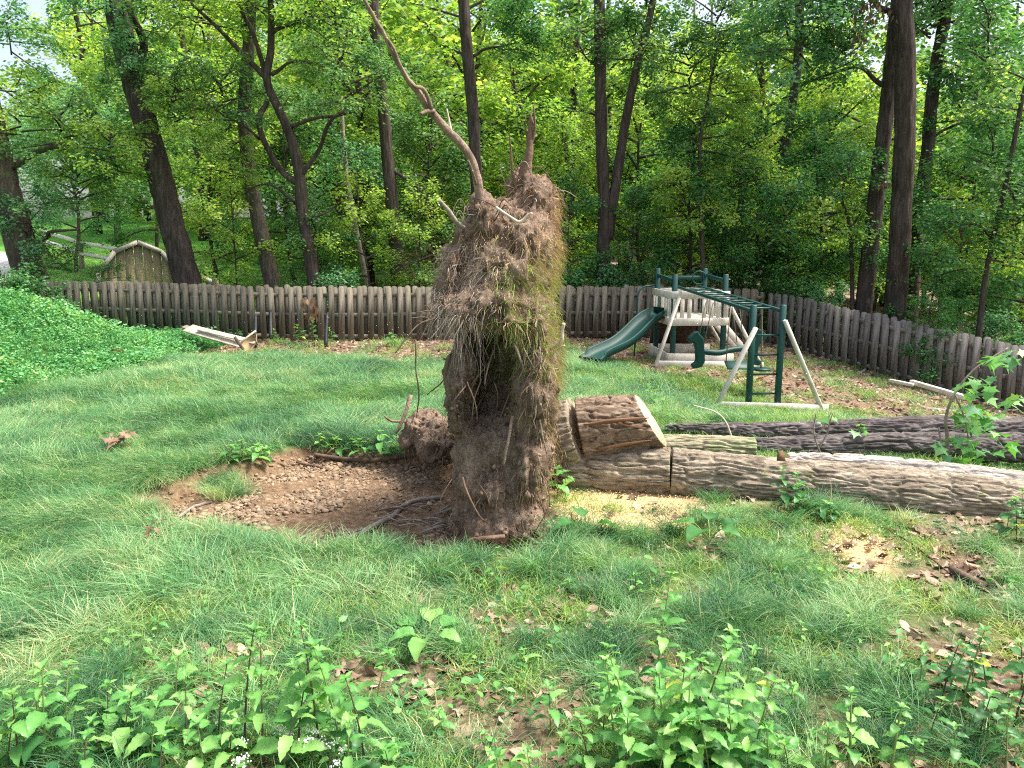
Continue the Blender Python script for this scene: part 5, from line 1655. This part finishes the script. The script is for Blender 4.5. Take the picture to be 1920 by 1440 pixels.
def weed(px, py, top, label, kind='n', leafL=.11, group=None, lean=None, pairs=None, name='leafy_weed', stem_m=None, flower=False, rad=.0035):
    g = G(px, py)
    h = max(.06, (py - top) * g[1] / F_PX * 1.08)
    leafL = leafL * _rp.uniform(.75, 1.2)
    root = thing(name, tuple(g), label, 'plant', group, _rp.uniform(0, 6.28))
    lean = lean if lean is not None else (_rp.uniform(-.18, .18), _rp.uniform(-.18, .18))
    t = np.linspace(0, 1, 9)
    c = np.stack([lean[0] * h * t ** 1.6, lean[1] * h * t ** 1.6, h * t], -1)
    V, Q, T = tube(c, rad * (1 + h) * (1 - .6 * t), 6)
    obj('stem', mesh('stem', V, [Q, T], [stem_m or (M_STEM if _rp.random() < .6 else M_STEMD)], None, True), root)
    n = pairs or max(3, int(h / .062))
    az = _rp.uniform(0, 6.28)
    for k in range(n):
        f = .22 + .78 * (k + .5) / n
        p = [np.interp(f, t, c[:, j]) for j in range(3)]
        sz = leafL * (1.25 - .75 * abs(f - .5) * (2 if f > .5 else .8)) * _rp.uniform(.75, 1.15)
        az += 1.571 + _rp.uniform(-.3, .3)
        for s in (0, 1):
            kd = kind
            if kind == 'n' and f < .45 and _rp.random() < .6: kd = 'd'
            if _rp.random() < .012: kd = 'y'
            aa = az + s * pi
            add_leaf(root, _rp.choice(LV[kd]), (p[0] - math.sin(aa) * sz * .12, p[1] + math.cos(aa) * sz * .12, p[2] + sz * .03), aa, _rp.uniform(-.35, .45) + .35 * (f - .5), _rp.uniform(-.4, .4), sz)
    for s in range(4):
        add_leaf(root, _rp.choice(LV['n' if kind != 'o' else 'p']), c[-1], s * 1.57 + az, _rp.uniform(.2, .9), 0, leafL * .45)
    if flower:
        for s in range(3):
            mb = MB()
            for j in range(24):
                q = np.array([_rp.gauss(0, .013), _rp.gauss(0, .013), _rp.gauss(0, .006)])
                mb.add(ICO1[0] * .0036 * _rp.uniform(.7, 1.4) + q, None, ICO1[1])
            o = obj('flower_head', mb.mesh('flower_head', [M_FLOWER]), root)
            o.location = (c[-1][0] + _rp.gauss(0, .045), c[-1][1] + _rp.gauss(0, .045), c[-1][2] + _rp.uniform(-.01, .03))
    return root


def weed_row(spots, what, where, kind='n', leafL=.11, group=None, **kw):
    spots = sorted(spots)
    for k, (a, b, c) in enumerate(spots):
        weed(a, b, c, '%s, %s from left %s' % (what, ORD[k], where), kind, leafL, group, **kw)


weed_row([(90, 1450, 1240), (125, 1405, 1235), (40, 1465, 1262), (190, 1440, 1330), (232, 1425, 1290), (330, 1335, 1228), (352, 1405, 1262), (460, 1420, 1142), (495, 1440, 1180), (560, 1410, 1212), (602, 1440, 1162), (640, 1425, 1172), (684, 1440, 1232), (15, 1475, 1320), (300, 1475, 1375), (432, 1465, 1335), (160, 1490, 1370), (262, 1360, 1300), (385, 1480, 1350), (705, 1340, 1215), (530, 1475, 1330), (70, 1380, 1270), (205, 1390, 1275), (285, 1440, 1300), (410, 1400, 1240), (655, 1480, 1330), (575, 1350, 1240), (10, 1400, 1280), (735, 1480, 1390)],
         'tall toothed leafy weed', 'in the bottom left thicket', 'n', .1, 'weeds of the bottom left thicket')
weed_row([(1032, 1375, 1268), (1105, 1470, 1322), (1152, 1445, 1222), (1192, 1465, 1195), (1242, 1435, 1232), (1285, 1470, 1245), (1302, 1435, 1182), (1346, 1405, 1162), (1372, 1455, 1272), (1412, 1440, 1245), (1225, 1340, 1072), (1000, 1485, 1395), (1330, 1480, 1310), (1180, 1490, 1330), (1270, 1400, 1205), (1070, 1480, 1370), (1380, 1400, 1215), (1250, 1490, 1330), (1440, 1480, 1350), (1130, 1400, 1290), (1310, 1370, 1220), (1480, 1470, 1380), (1160, 1370, 1250), (940, 1480, 1410)],
         'tall broad-leaved weed', 'in the bottom centre thicket', 'n', .108, 'weeds of the bottom centre thicket')
weed_row([(1762, 1335, 1182), (1802, 1345, 1172), (1852, 1360, 1202), (1900, 1372, 1192), (1832, 1405, 1282), (1884, 1455, 1335), (1722, 1305, 1212), (1780, 1300, 1200), (1915, 1300, 1200), (1870, 1420, 1290), (1740, 1400, 1300), (1790, 1460, 1350), (1700, 1470, 1380), (1820, 1310, 1230)],
         'deep green bushy weed', 'in the thicket at the bottom right', 'd', .085, 'weeds of the bottom right thicket')
weed_row([(545, 1440, 1372), (585, 1452, 1385), (615, 1470, 1382), (640, 1455, 1400), (440, 1475, 1405)], 'weed topped with tiny white flower heads', 'along the bottom edge', 'n', .06, 'white flowered weeds', flower=True)
weed_row([(1290, 1460, 1370), (1345, 1480, 1380), (1400, 1490, 1395), (1230, 1500, 1400)], 'low weed with large dark leaves', 'in the bottom centre thicket', 'd', .17, 'large dark leaved weeds', pairs=3)
weed(1590, 1475, 1282, 'pale stemmed plant with rounded leaves at the bottom right', 'p', .10, lean=(.05, .02), stem_m=M_STEM, rad=.006, name='pale_stemmed_plant')
weed(1668, 1470, 1312, 'second pale stemmed plant right of the first at the bottom', 'p', .09, lean=(-.1, .02), stem_m=M_STEM, rad=.006, name='pale_stemmed_plant')
weed(1545, 1480, 1345, 'short pale stemmed plant with upright yellowish leaves at the bottom', 'p', .085, stem_m=M_STEM, rad=.005, name='pale_stemmed_plant')
SEED = [(300, 1195, 1140), (232, 1175, 1140), (312, 1130, 1075), (1192, 1125, 1070), (1066, 1110, 1085), (926, 1105, 1030), (768, 1095, 1062), (846, 1065, 1045), (905, 1000 + 110, 1085), (1135, 1215, 1165), (1500, 1215, 1165), (1590, 1195, 1150), (985, 1255, 1215), (100, 1070, 1045), (1450, 1110, 1075), (1695, 1135, 1100), (560, 1120, 1092), (385, 1155, 1120), (1340, 1130, 1100), (830, 1380, 1330), (745, 1430, 1385), (915, 1420, 1375), (1480, 1330, 1275), (1520, 1420, 1370), (1640, 1330, 1290)]
weed_row(SEED, 'small pale seedling weed', 'scattered over the near lawn', 'n', .055, 'seedlings over the near lawn', pairs=4)
weed_row([(432, 868, 838), (455, 870, 828), (480, 872, 835), (500, 868, 842)], 'light green sprout', 'in the clump left of the bare soil', 'n', .12, 'sprouts on the left rim', pairs=3)
weed_row([(600, 848, 815), (632, 852, 824), (680, 858, 825), (715, 862, 810), (740, 868, 822), (765, 858, 828), (660, 850, 826)], 'leafy sprout', 'on the far rim of the bare soil', 'n', .12, 'sprouts on the far rim', pairs=3)
weed_row([(1470, 965, 882), (1490, 970, 895), (1505, 972, 912), (1540, 978, 942), (1560, 982, 950)], 'dark ivy-like plant', 'against the front of the longest log', 'd', .11, 'dark plants against the log', pairs=5)
weed_row([(1885, 1010, 940), (1905, 1020, 938), (1925, 1030, 950), (1915, 990, 920)], 'dark shrubby plant', 'at the right edge before the log', 'd', .09, 'dark plants at the right edge')
weed_row([(1060, 930, 888), (1045, 935, 880)], 'yellow-green sprout', 'under the trunk beside the root plate', 'p', .12, 'sprouts under the trunk', pairs=2)
weed_row([(515, 650, 620), (565, 646, 612), (590, 650, 600), (735, 650, 628), (620, 650, 618)], 'small green weed', 'along the foot of the back fence', 'd', .14, 'weeds along the back fence')
weed_row([(1228, 765, 730), (1240, 790, 752), (1213, 735, 722)], 'bright sprout', 'behind the sawn block', 'p', .13, 'sprouts behind the sawn block', pairs=2)


def rosette(px, py, Ls, label, kind='o', name='broad_leaf_plant', up=.35):
    g = G(px, py)
    root = thing(name, tuple(g), label, 'plant')
    n = len(Ls)
    for k, L in enumerate(Ls):
        az = k * 6.283 / n + _rp.uniform(-.3, .3)
        st = L * .55
        d = np.array([-math.sin(az), math.cos(az), 0])
        c = np.stack([d[0] * st * np.linspace(0, 1, 5), d[1] * st * np.linspace(0, 1, 5), .1 * np.linspace(0, 1, 5) ** .7 * (1 + up)], -1)
        V, Q, T = tube(c, .004, 6)
        obj('leaf_stalk', mesh('leaf_stalk', V, [Q, T], [M_STEM], None, True), root)
        add_leaf(root, _rp.choice(LV[kind]), c[-1], az, _rp.uniform(.0, up), _rp.uniform(-.3, .3), L)
    return root


rosette(1330, 1018, [.22, .2, .23, .18, .15], 'dark broad-leaved rosette on the grass before the longest log')
rosette(1095, 1010, [.2, .17, .19], 'dark broad-leaved plant by the foot of the root plate')
rosette(805, 1222, [.19, .18, .14, .17, .13, .15], 'large light green broad-leaved plant in the centre foreground', 'p', up=.2)


# broken maple limb with big leaves, and small twiggy shoots on the logs
def shoot(name, pts, leaves, label, w0=6, kind='maple', L=(.10, .165), mat=None, side=()):
    W = np.array([P(a, b, D) for a, b, D in pts])
    root = thing(name, tuple(W[0]), label, 'branch')
    O = W[0]
    n = len(pts) * 8
    c = resample(W, n)
    V, Q, T = tube(c - O, np.linspace(w0, 2, n) / F_PX * pts[0][2] / 2, 7)
    obj('stem', mesh('stem', V, [Q, T], [mat or M_STICK], None, True), root)
    for sp_ in side:
        Ws = resample(np.array([P(a, b, D) for a, b, D in sp_]), 14)
        V, Q, T = tube(Ws - O, np.linspace(4, 1.5, 14) / F_PX * pts[0][2] / 2, 6)
        obj('side_stem', mesh('side_stem', V, [Q, T], [mat or M_STICK], None, True), root)
    for (px, py, D) in leaves:
        p = P(px, py, D) - O
        add_leaf(root, _rp.choice(maple_me), p, _rp.uniform(0, 6.28), _rp.uniform(-1.1, .0), _rp.uniform(-.5, .5), _rp.uniform(*L))
    return root


lv = []
for (cx, cy, n, sx, sy) in [(1870, 680, 10, 28, 14), (1840, 725, 12, 24, 18), (1822, 770, 14, 32, 18), (1850, 800, 12, 34, 16), (1830, 842, 12, 30, 18), (1900, 755, 5, 14, 14), (1885, 835, 5, 16, 10), (1800, 825, 5, 14, 12), (1762, 832, 4, 8, 5), (1790, 858, 5, 18, 6), (1905, 665, 4, 10, 8)]:
    for k in range(int(n * 1.4)): lv.append((cx + _rp.gauss(0, sx * .6), cy + _rp.gauss(0, sy * .6), 7.2 + _rp.uniform(-.25, .2)))
shoot('broken_maple_limb', [(1778, 868, 7.3), (1776, 820, 7.28), (1774, 780, 7.25), (1792, 735, 7.2), (1830, 690, 7.2), (1890, 652, 7.2)], lv, 'broken maple limb with large pale green leaves standing among the right logs', 8,
      side=[[(1790, 738, 7.2), (1810, 790, 7.2), (1820, 860, 7.25)], [(1840, 770, 7.2), (1880, 755, 7.1), (1925, 745, 7.0)], [(1760, 802, 7.2), (1765, 835, 7.2), (1770, 862, 7.25)]])
shoot('leafy_shoot', [(1538, 850, 7.4), (1528, 820, 7.38), (1526, 800, 7.36), (1530, 775, 7.35)], [(1535, 790, 7.35), (1545, 785, 7.35), (1562, 783, 7.35), (1583, 778, 7.3)], 'thin branching shoot with few leaves on the dark logs', 4, L=(.06, .1), side=[[(1535, 840, 7.4), (1550, 815, 7.4), (1556, 790, 7.35), (1562, 775, 7.3)], [(1528, 820, 7.38), (1545, 800, 7.35), (1560, 770, 7.35)]])
shoot('leafy_shoot', [(1610, 812, 7.9), (1612, 800, 7.85), (1615, 795, 7.8)], [(1612, 800, 7.8), (1622, 796, 7.8), (1604, 808, 7.8), (1618, 806, 7.8), (1626, 802, 7.8)], 'little tuft of green leaves against the far dark log', 3, L=(.1, .15))
shoot('leafy_shoot', [(1372, 820, 8.0), (1360, 790, 8.0), (1340, 772, 8.0), (1300, 760, 8.0)], [], 'arching bare pale twig behind the sawn block', 4, mat=M_ROOTW)
# clumps of dead oak leaves on the lawn
for (px, py, n, lab) in [(232, 850, 14, 'curled clump of dead brown leaves on the left lawn'), (290, 1020, 12, 'dark clump of dead leaves in the lawn below the bare soil'), (222, 680, 9, 'dead leaf clump in the ground cover on the mound')]:
    g = G(px, py)
    root = thing('dead_leaf_clump', tuple(g), lab, 'dead leaves')
    for k in range(n):
        L = _rp.uniform(.09, .16) * g[1] / 7
        me_ = mesh('dead_leaf', MAPLE[0] * np.array([.6, 1, 2.2]), MAPLE[1], [M_DEADL], {'rnd': np.full(17, _rp.random())})
        add_leaf(root, me_, (_rp.gauss(0, .07), _rp.gauss(0, .07), .08 + _rp.uniform(0, .12)), _rp.uniform(0, 6.28), _rp.uniform(-.8, .9), _rp.uniform(-.8, .8), L, 'dead_leaf')
#@@STUFF

# ------------------------------------------------------------------ grass, litter, stones, chips
def clump_mesh(name, seed, M, Lr, spread, leanx, droop, wid, mat, n=5):
    r = np.random.default_rng(seed)
    b = np.stack([r.normal(0, spread, M), r.normal(0, spread, M), np.full(M, -.01)], -1)
    L = r.uniform(*Lr, M)
    az = r.uniform(0, 2 * pi, M)
    d = np.stack([np.cos(az) * .45 + leanx, np.sin(az) * .45, np.full(M, 1.0)], -1)
    d = nrm(d)
    t = np.linspace(0, 1, n)
    hor = d * np.array([1, 1, 0]); hor = hor / (np.linalg.norm(hor, axis=1, keepdims=True) + 1e-6)
    dr = droop * r.uniform(.5, 1.4, M)
    pts = b[:, None] + d[:, None] * (L[:, None] * t)[..., None]
    pts += hor[:, None] * (L[:, None] * dr[:, None] * t ** 2 * .6)[..., None]
    pts[..., 2] -= L[:, None] * dr[:, None] * t ** 2.2 * .62
    pts[..., 2] = np.maximum(pts[..., 2], .004)
    w = wid * r.uniform(.6, 1.3, M)[:, None] * np.array([.8, 1, .9, .6, .12])[None]
    side = nrm(np.cross(d, hor + r.normal(0, .6, (M, 3))))
    V, Q = ribbons(pts, w, side)
    rv = np.clip(r.normal(.5, .28, M), 0, 1)
    rv[r.random(M) < .04] = 2.6
    return mesh(name, V, Q, [mat], {'rnd': np.repeat(rv, n * 2)})


lush = pool('lush', [clump_mesh('lush_clump', 400 + k, 170, (.14, .34), .07, .5, .9, .0038, M_GRASS) for k in range(5)])
shortg = pool('shortg', [clump_mesh('short_clump', 420 + k, 90, (.05, .15), .07, .15, .6, .0036, M_GRASS) for k in range(3)] + [clump_mesh('short_clump', 430 + k, 80, (.05, .16), .07, .15, .6, .0044, M_GRASSY) for k in range(3)])
tuftg = pool('tuftg', [clump_mesh('tuft_clump', 440 + k, 260, (.16, .32), .06, .25, .7, .0032, M_GRASS) for k in range(4)])


def rand_pts(n, x0, x1, y0, y1, dens):
    """points thinned by a density 0..1, kept to what the picture can see plus a margin"""
    x = rng.uniform(x0, x1, n); y = rng.uniform(y0, y1, n)
    px = 960 + x / np.maximum(y, .5) * F_PX
    k = (px > -260) & (px < 2180) & (rng.random(n) < dens(x, y))
    x, y = x[k], y[k]
    return x, y, terrain(x, y)


def log_block(x, y):
    """1 where the logs lie, and a little in front"""
    d = y - (6.97 - .2 * x)
    return ss(-.66, -.50, d + .12 * n2(x, y, 2.5, 87)) * ss(.45, .35, d) * ss(.5, .8, x)


def d_lush(x, y):
    far = np.clip(7.5 / np.maximum(y, 3), .25, 1) ** 1.1
    left = ss(.8, -.6, x + .35 * (6 - np.clip(y, 0, 6)) + .5 * n2(x, y, .8, 61))
    back = ss(8.5, 10, y) * ss(3.2, 2.0, x)
    m = np.maximum(left, .5 * back) * (1 - m_litter(x, y)) * (1 - ss(-.10, -.04, crater_d(x, y + .14))) * (1 - m_mound(x, y)) * (1 - m_saw(x, y))
    fg = ss(4.0, 5.0, y + .6 * n2(x, y, 1.0, 62))
    return m * far * (.12 + .88 * fg) * (1 - log_block(x, y)) * (.45 + .55 * ss(-.35, .05, n2(x, y, 1.2, 89)))


x, y, z = rand_pts(42000, -11, 4, 2.6, 16.5, d_lush)
sw = n2(x, y, .55, 63, 2) * 2.6 + 2.6
scatter('lawn_grass', np.stack([x, y, z], -1), np.stack([rng.normal(0, .08, len(x)), rng.normal(0, .08, len(x)), sw + rng.normal(0, .45, len(x))], -1),
        rng.uniform(.6, 1.25, len(x)) * (.8 + .3 * ss(6, 14, y)) * (1 + .55 * n2(x, y, 1.5, 85)), lush, 'long fine drooping lawn grass over the left and middle yard', 'grass')
print('lush', len(x))


def d_short(x, y):
    far = np.clip(7.0 / np.maximum(y, 3), .3, 1)
    m = (1 - .88 * m_litter(x, y)) * (1 - ss(-.08, -.02, crater_d(x, y + .06))) * (1 - m_mound(x, y)) * (1 - .9 * m_saw(x, y)) * (1 - log_block(x, y))
    return m * far * (.35 + .65 * ss(-.25, .15, n2(x, y, 1.3, 65))) * ss(18.4, 17.2, y)


x, y, z = rand_pts(52000, -11, 10.5, 2.4, 18.2, d_short)
scatter('short_grass', np.stack([x, y, z], -1), np.stack([rng.normal(0, .1, len(x)), rng.normal(0, .1, len(x)), rng.uniform(0, 6.28, len(x))], -1),
        rng.uniform(.7, 1.4, len(x)) * (.9 + .3 * ss(6, 14, y)), shortg, 'short patchy grass over the right and near yard', 'grass')
print('short', len(x))


def d_tuft(x, y):
    m = (1 - .8 * m_litter(x, y)) * (1 - ss(-.05, .02, crater_d(x, y))) * (1 - m_mound(x, y)) * (1 - m_saw(x, y)) * (1 - log_block(x, y))
    return m * ss(.0, .35, n2(x, y, 1.8, 67)) * ss(7.5, 5.5, y)


x, y, z = rand_pts(2600, -4, 5.5, 2.5, 7.5, d_tuft)
ex = [(420, 925), (400, 930), (440, 930), (418, 940), (445, 915), (395, 915), (430, 905), (1540, 960), (1580, 965), (1610, 968), (1640, 975), (1560, 975), (1400, 960), (1440, 965), (1340, 945), (1500, 965), (1700, 985), (1460, 990), (225, 1400), (260, 1410), (290, 1400)]
gp = np.array([G(a, b) for a, b in ex])
x = np.concatenate([x, gp[:, 0]]); y = np.concatenate([y, gp[:, 1]]); z = np.concatenate([z, terrain(gp[:, 0], gp[:, 1])])
scatter('grass_tufts', np.stack([x, y, z], -1), np.stack([rng.normal(0, .15, len(x)), rng.normal(0, .15, len(x)), rng.uniform(0, 6.28, len(x))], -1),
        rng.uniform(.55, 1.1, len(x)), tuftg, 'dense bluish grass tufts dotting the near yard', 'grass')

# lawn on the hill behind the left fence
def d_hill(x, y):
    return ss(19.2, 20, y) * ss(-2.5, -5.0, x + .15 * (y - 20))


x, y, z = rand_pts(9000, -24, -3, 19, 34, d_hill)
scatter('hill_grass', np.stack([x, y, z], -1), np.stack([np.zeros(len(x)), np.zeros(len(x)), rng.uniform(0, 6.28, len(x))], -1), rng.uniform(.8, 1.3, len(x)), shortg, 'bright lawn on the hill behind the left fence', 'grass')


# ground cover on the mound
def sprig_mesh(name, seed, mat, n=26, L=.050, h=.20):
    r = np.random.default_rng(seed)
    pos = np.stack([r.normal(0, .09, n), r.normal(0, .09, n), r.uniform(.02, h, n)], -1)
    az = r.uniform(0, 2 * pi, n)
    d = np.stack([np.cos(az), np.sin(az), r.normal(-.1, .25, n)], -1)
    V, T = leaf_batch(LEAF6[0], LEAF6[1], pos, d, np.array([0, 0, 1.0]) + r.normal(0, .3, (n, 3)), L * r.uniform(.6, 1.3, n))
    mb = MB(); mb.add(V, None, T, 0, np.repeat(r.random(n), 6))
    st = np.stack([np.array([[0, 0, -.02]]).repeat(n, 0) + pos * np.array([.3, .3, 0]), pos], 1)
    V, Q = ribbons(st, np.full((n, 2), .004), nrm(r.normal(0, 1, (n, 3)))); mb.add(V, Q, None, 0, .2)
    return mb.mesh(name, [mat])


cover = pool('cover', [sprig_mesh('cover_sprig', 500 + k, M_COVER) for k in range(6)])
x, y, z = rand_pts(30000, -15, -4, 9.5, 18.4, lambda x, y: m_mound(x, y) * (.35 + .6 * ss(-.35, .2, n2(x, y, 1.6, 81))))
scatter('ground_cover', np.stack([x, y, z], -1), np.stack([rng.normal(0, .15, len(x)), rng.normal(0, .15, len(x)), rng.uniform(0, 6.28, len(x))], -1), rng.uniform(.6, 1.5, len(x)) * (1 + .5 * np.clip(n2(x, y, .9, 83), -.5, 1)), cover, 'thick light green ground cover over the mound at left', 'ground cover')
print('cover', len(x))
smallw = pool('smallw', [sprig_mesh('low_sprig', 520 + k, m_, 9, .045, .07) for k, m_ in enumerate([M_WEED, M_COVER, M_WEED, M_WEEDD])])


def d_low(x, y):
    return (1 - ss(-.05, .02, crater_d(x, y))) * (1 - m_saw(x, y)) * (1 - log_block(x, y)) * ss(-.05, .35, n2(x, y, 1.1, 69)) * ss(9, 5, y) * (.3 + .7 * ss(-1.5, 1.5, x + (4.5 - y)))


x, y, z = rand_pts(3600, -4, 6, 2.4, 9, d_low)
scatter('low_weeds', np.stack([x, y, z], -1), np.stack([rng.normal(0, .15, len(x)), rng.normal(0, .15, len(x)), rng.uniform(0, 6.28, len(x))], -1), rng.uniform(.6, 1.4, len(x)), smallw, 'small low weeds between the grass of the near yard', 'weeds')


# fallen leaves
def dead_mesh(name, seed):
    r = np.random.default_rng(seed)
    V, T = (MAPLE if seed % 2 else LEAF6)
    V = V.copy()
    V[:, 2] = .35 * (V[:, 0] ** 2) * r.uniform(-1, 3) + .4 * (V[:, 1] - .5) ** 2 * r.uniform(-1, 2) + .03 * r.standard_normal(len(V))
    V[:, 1] -= .5
    return mesh(name, V * .1, T, [M_LITTER], {'rnd': np.full(len(V), r.random())})


dead = pool('dead', [dead_mesh('fallen_leaf', 540 + k) for k in range(9)])
x, y, z = rand_pts(60000, -9, 12.5, 2.4, 19.6, lambda x, y: np.clip(m_litter(x, y) * np.clip(9 / np.maximum(y, 3), .55, 1) + .012, 0, 1) * (1 - ss(.1, .2, crater_d(x, y))) * (1 - m_mound(x, y)))
scatter('leaf_litter', np.stack([x, y, z + .015], -1), np.stack([rng.normal(0, .35, len(x)), rng.normal(0, .35, len(x)), rng.uniform(0, 6.28, len(x))], -1), rng.uniform(.45, 1.15, len(x)), dead, 'brown fallen leaves along the fences and near ground', 'leaf litter')
print('litter', len(x))


# stones in the bare soil
def stone_mesh(name, seed):
    r = np.random.default_rng(seed)
    V = ICO1[0] * np.array([1, r.uniform(.5, .9), r.uniform(.3, .6)]) * (1 + .18 * r.standard_normal((len(ICO1[0]), 1)))
    return mesh(name, V * .03, ICO1[1], [M_STONE])


stones = pool('stones', [stone_mesh('stone_chip', 560 + k) for k in range(7)])
x, y, z = rand_pts(52000, -4.2, 1.2, 5.2, 9, lambda x, y: ss(.02, .25, crater_d(x, y)) * ss(-.5, .4, n2(x, y, 2.2, 71)))
sc_ = np.minimum(.16 + rng.exponential(.28, len(x)), 1.5)
scatter('stones', np.stack([x, y, z + .004], -1), rng.uniform(-.5, .5, (len(x), 3)) + np.stack([np.zeros(len(x)), np.zeros(len(x)), rng.uniform(0, 6.28, len(x))], -1), sc_, stones, 'loose shaly stones over the bare soil of the hole', 'stones')
print('stones', len(x))
chips = pool('chips', [mesh('chip', np.array([[0, 0, 0], [.016, .002, .003], [.018, .009, .0], [.002, .007, .004]]) * s, np.array([(0, 1, 2, 3)]), [M_CHIP]) for s in (1, .7, 1.4)])
x, y, z = rand_pts(60000, 0.3, 5, 5, 8, lambda x, y: np.clip(m_saw(x, y) + .25 * ss(-.5, 0, sdf(SAW_A, x, y)) + .25 * ss(-.5, 0, sdf(SAW_B, x, y)), 0, 1))
scatter('sawdust', np.stack([x, y, z + rng.uniform(.0, .03, len(x))], -1), rng.uniform(-.6, .6, (len(x), 3)) + np.stack([np.zeros(len(x)), np.zeros(len(x)), rng.uniform(0, 6.28, len(x))], -1), rng.uniform(.3, .85, len(x)), chips, 'pale yellow sawdust and chips scattered before the logs', 'sawdust')
print('chips', len(x))
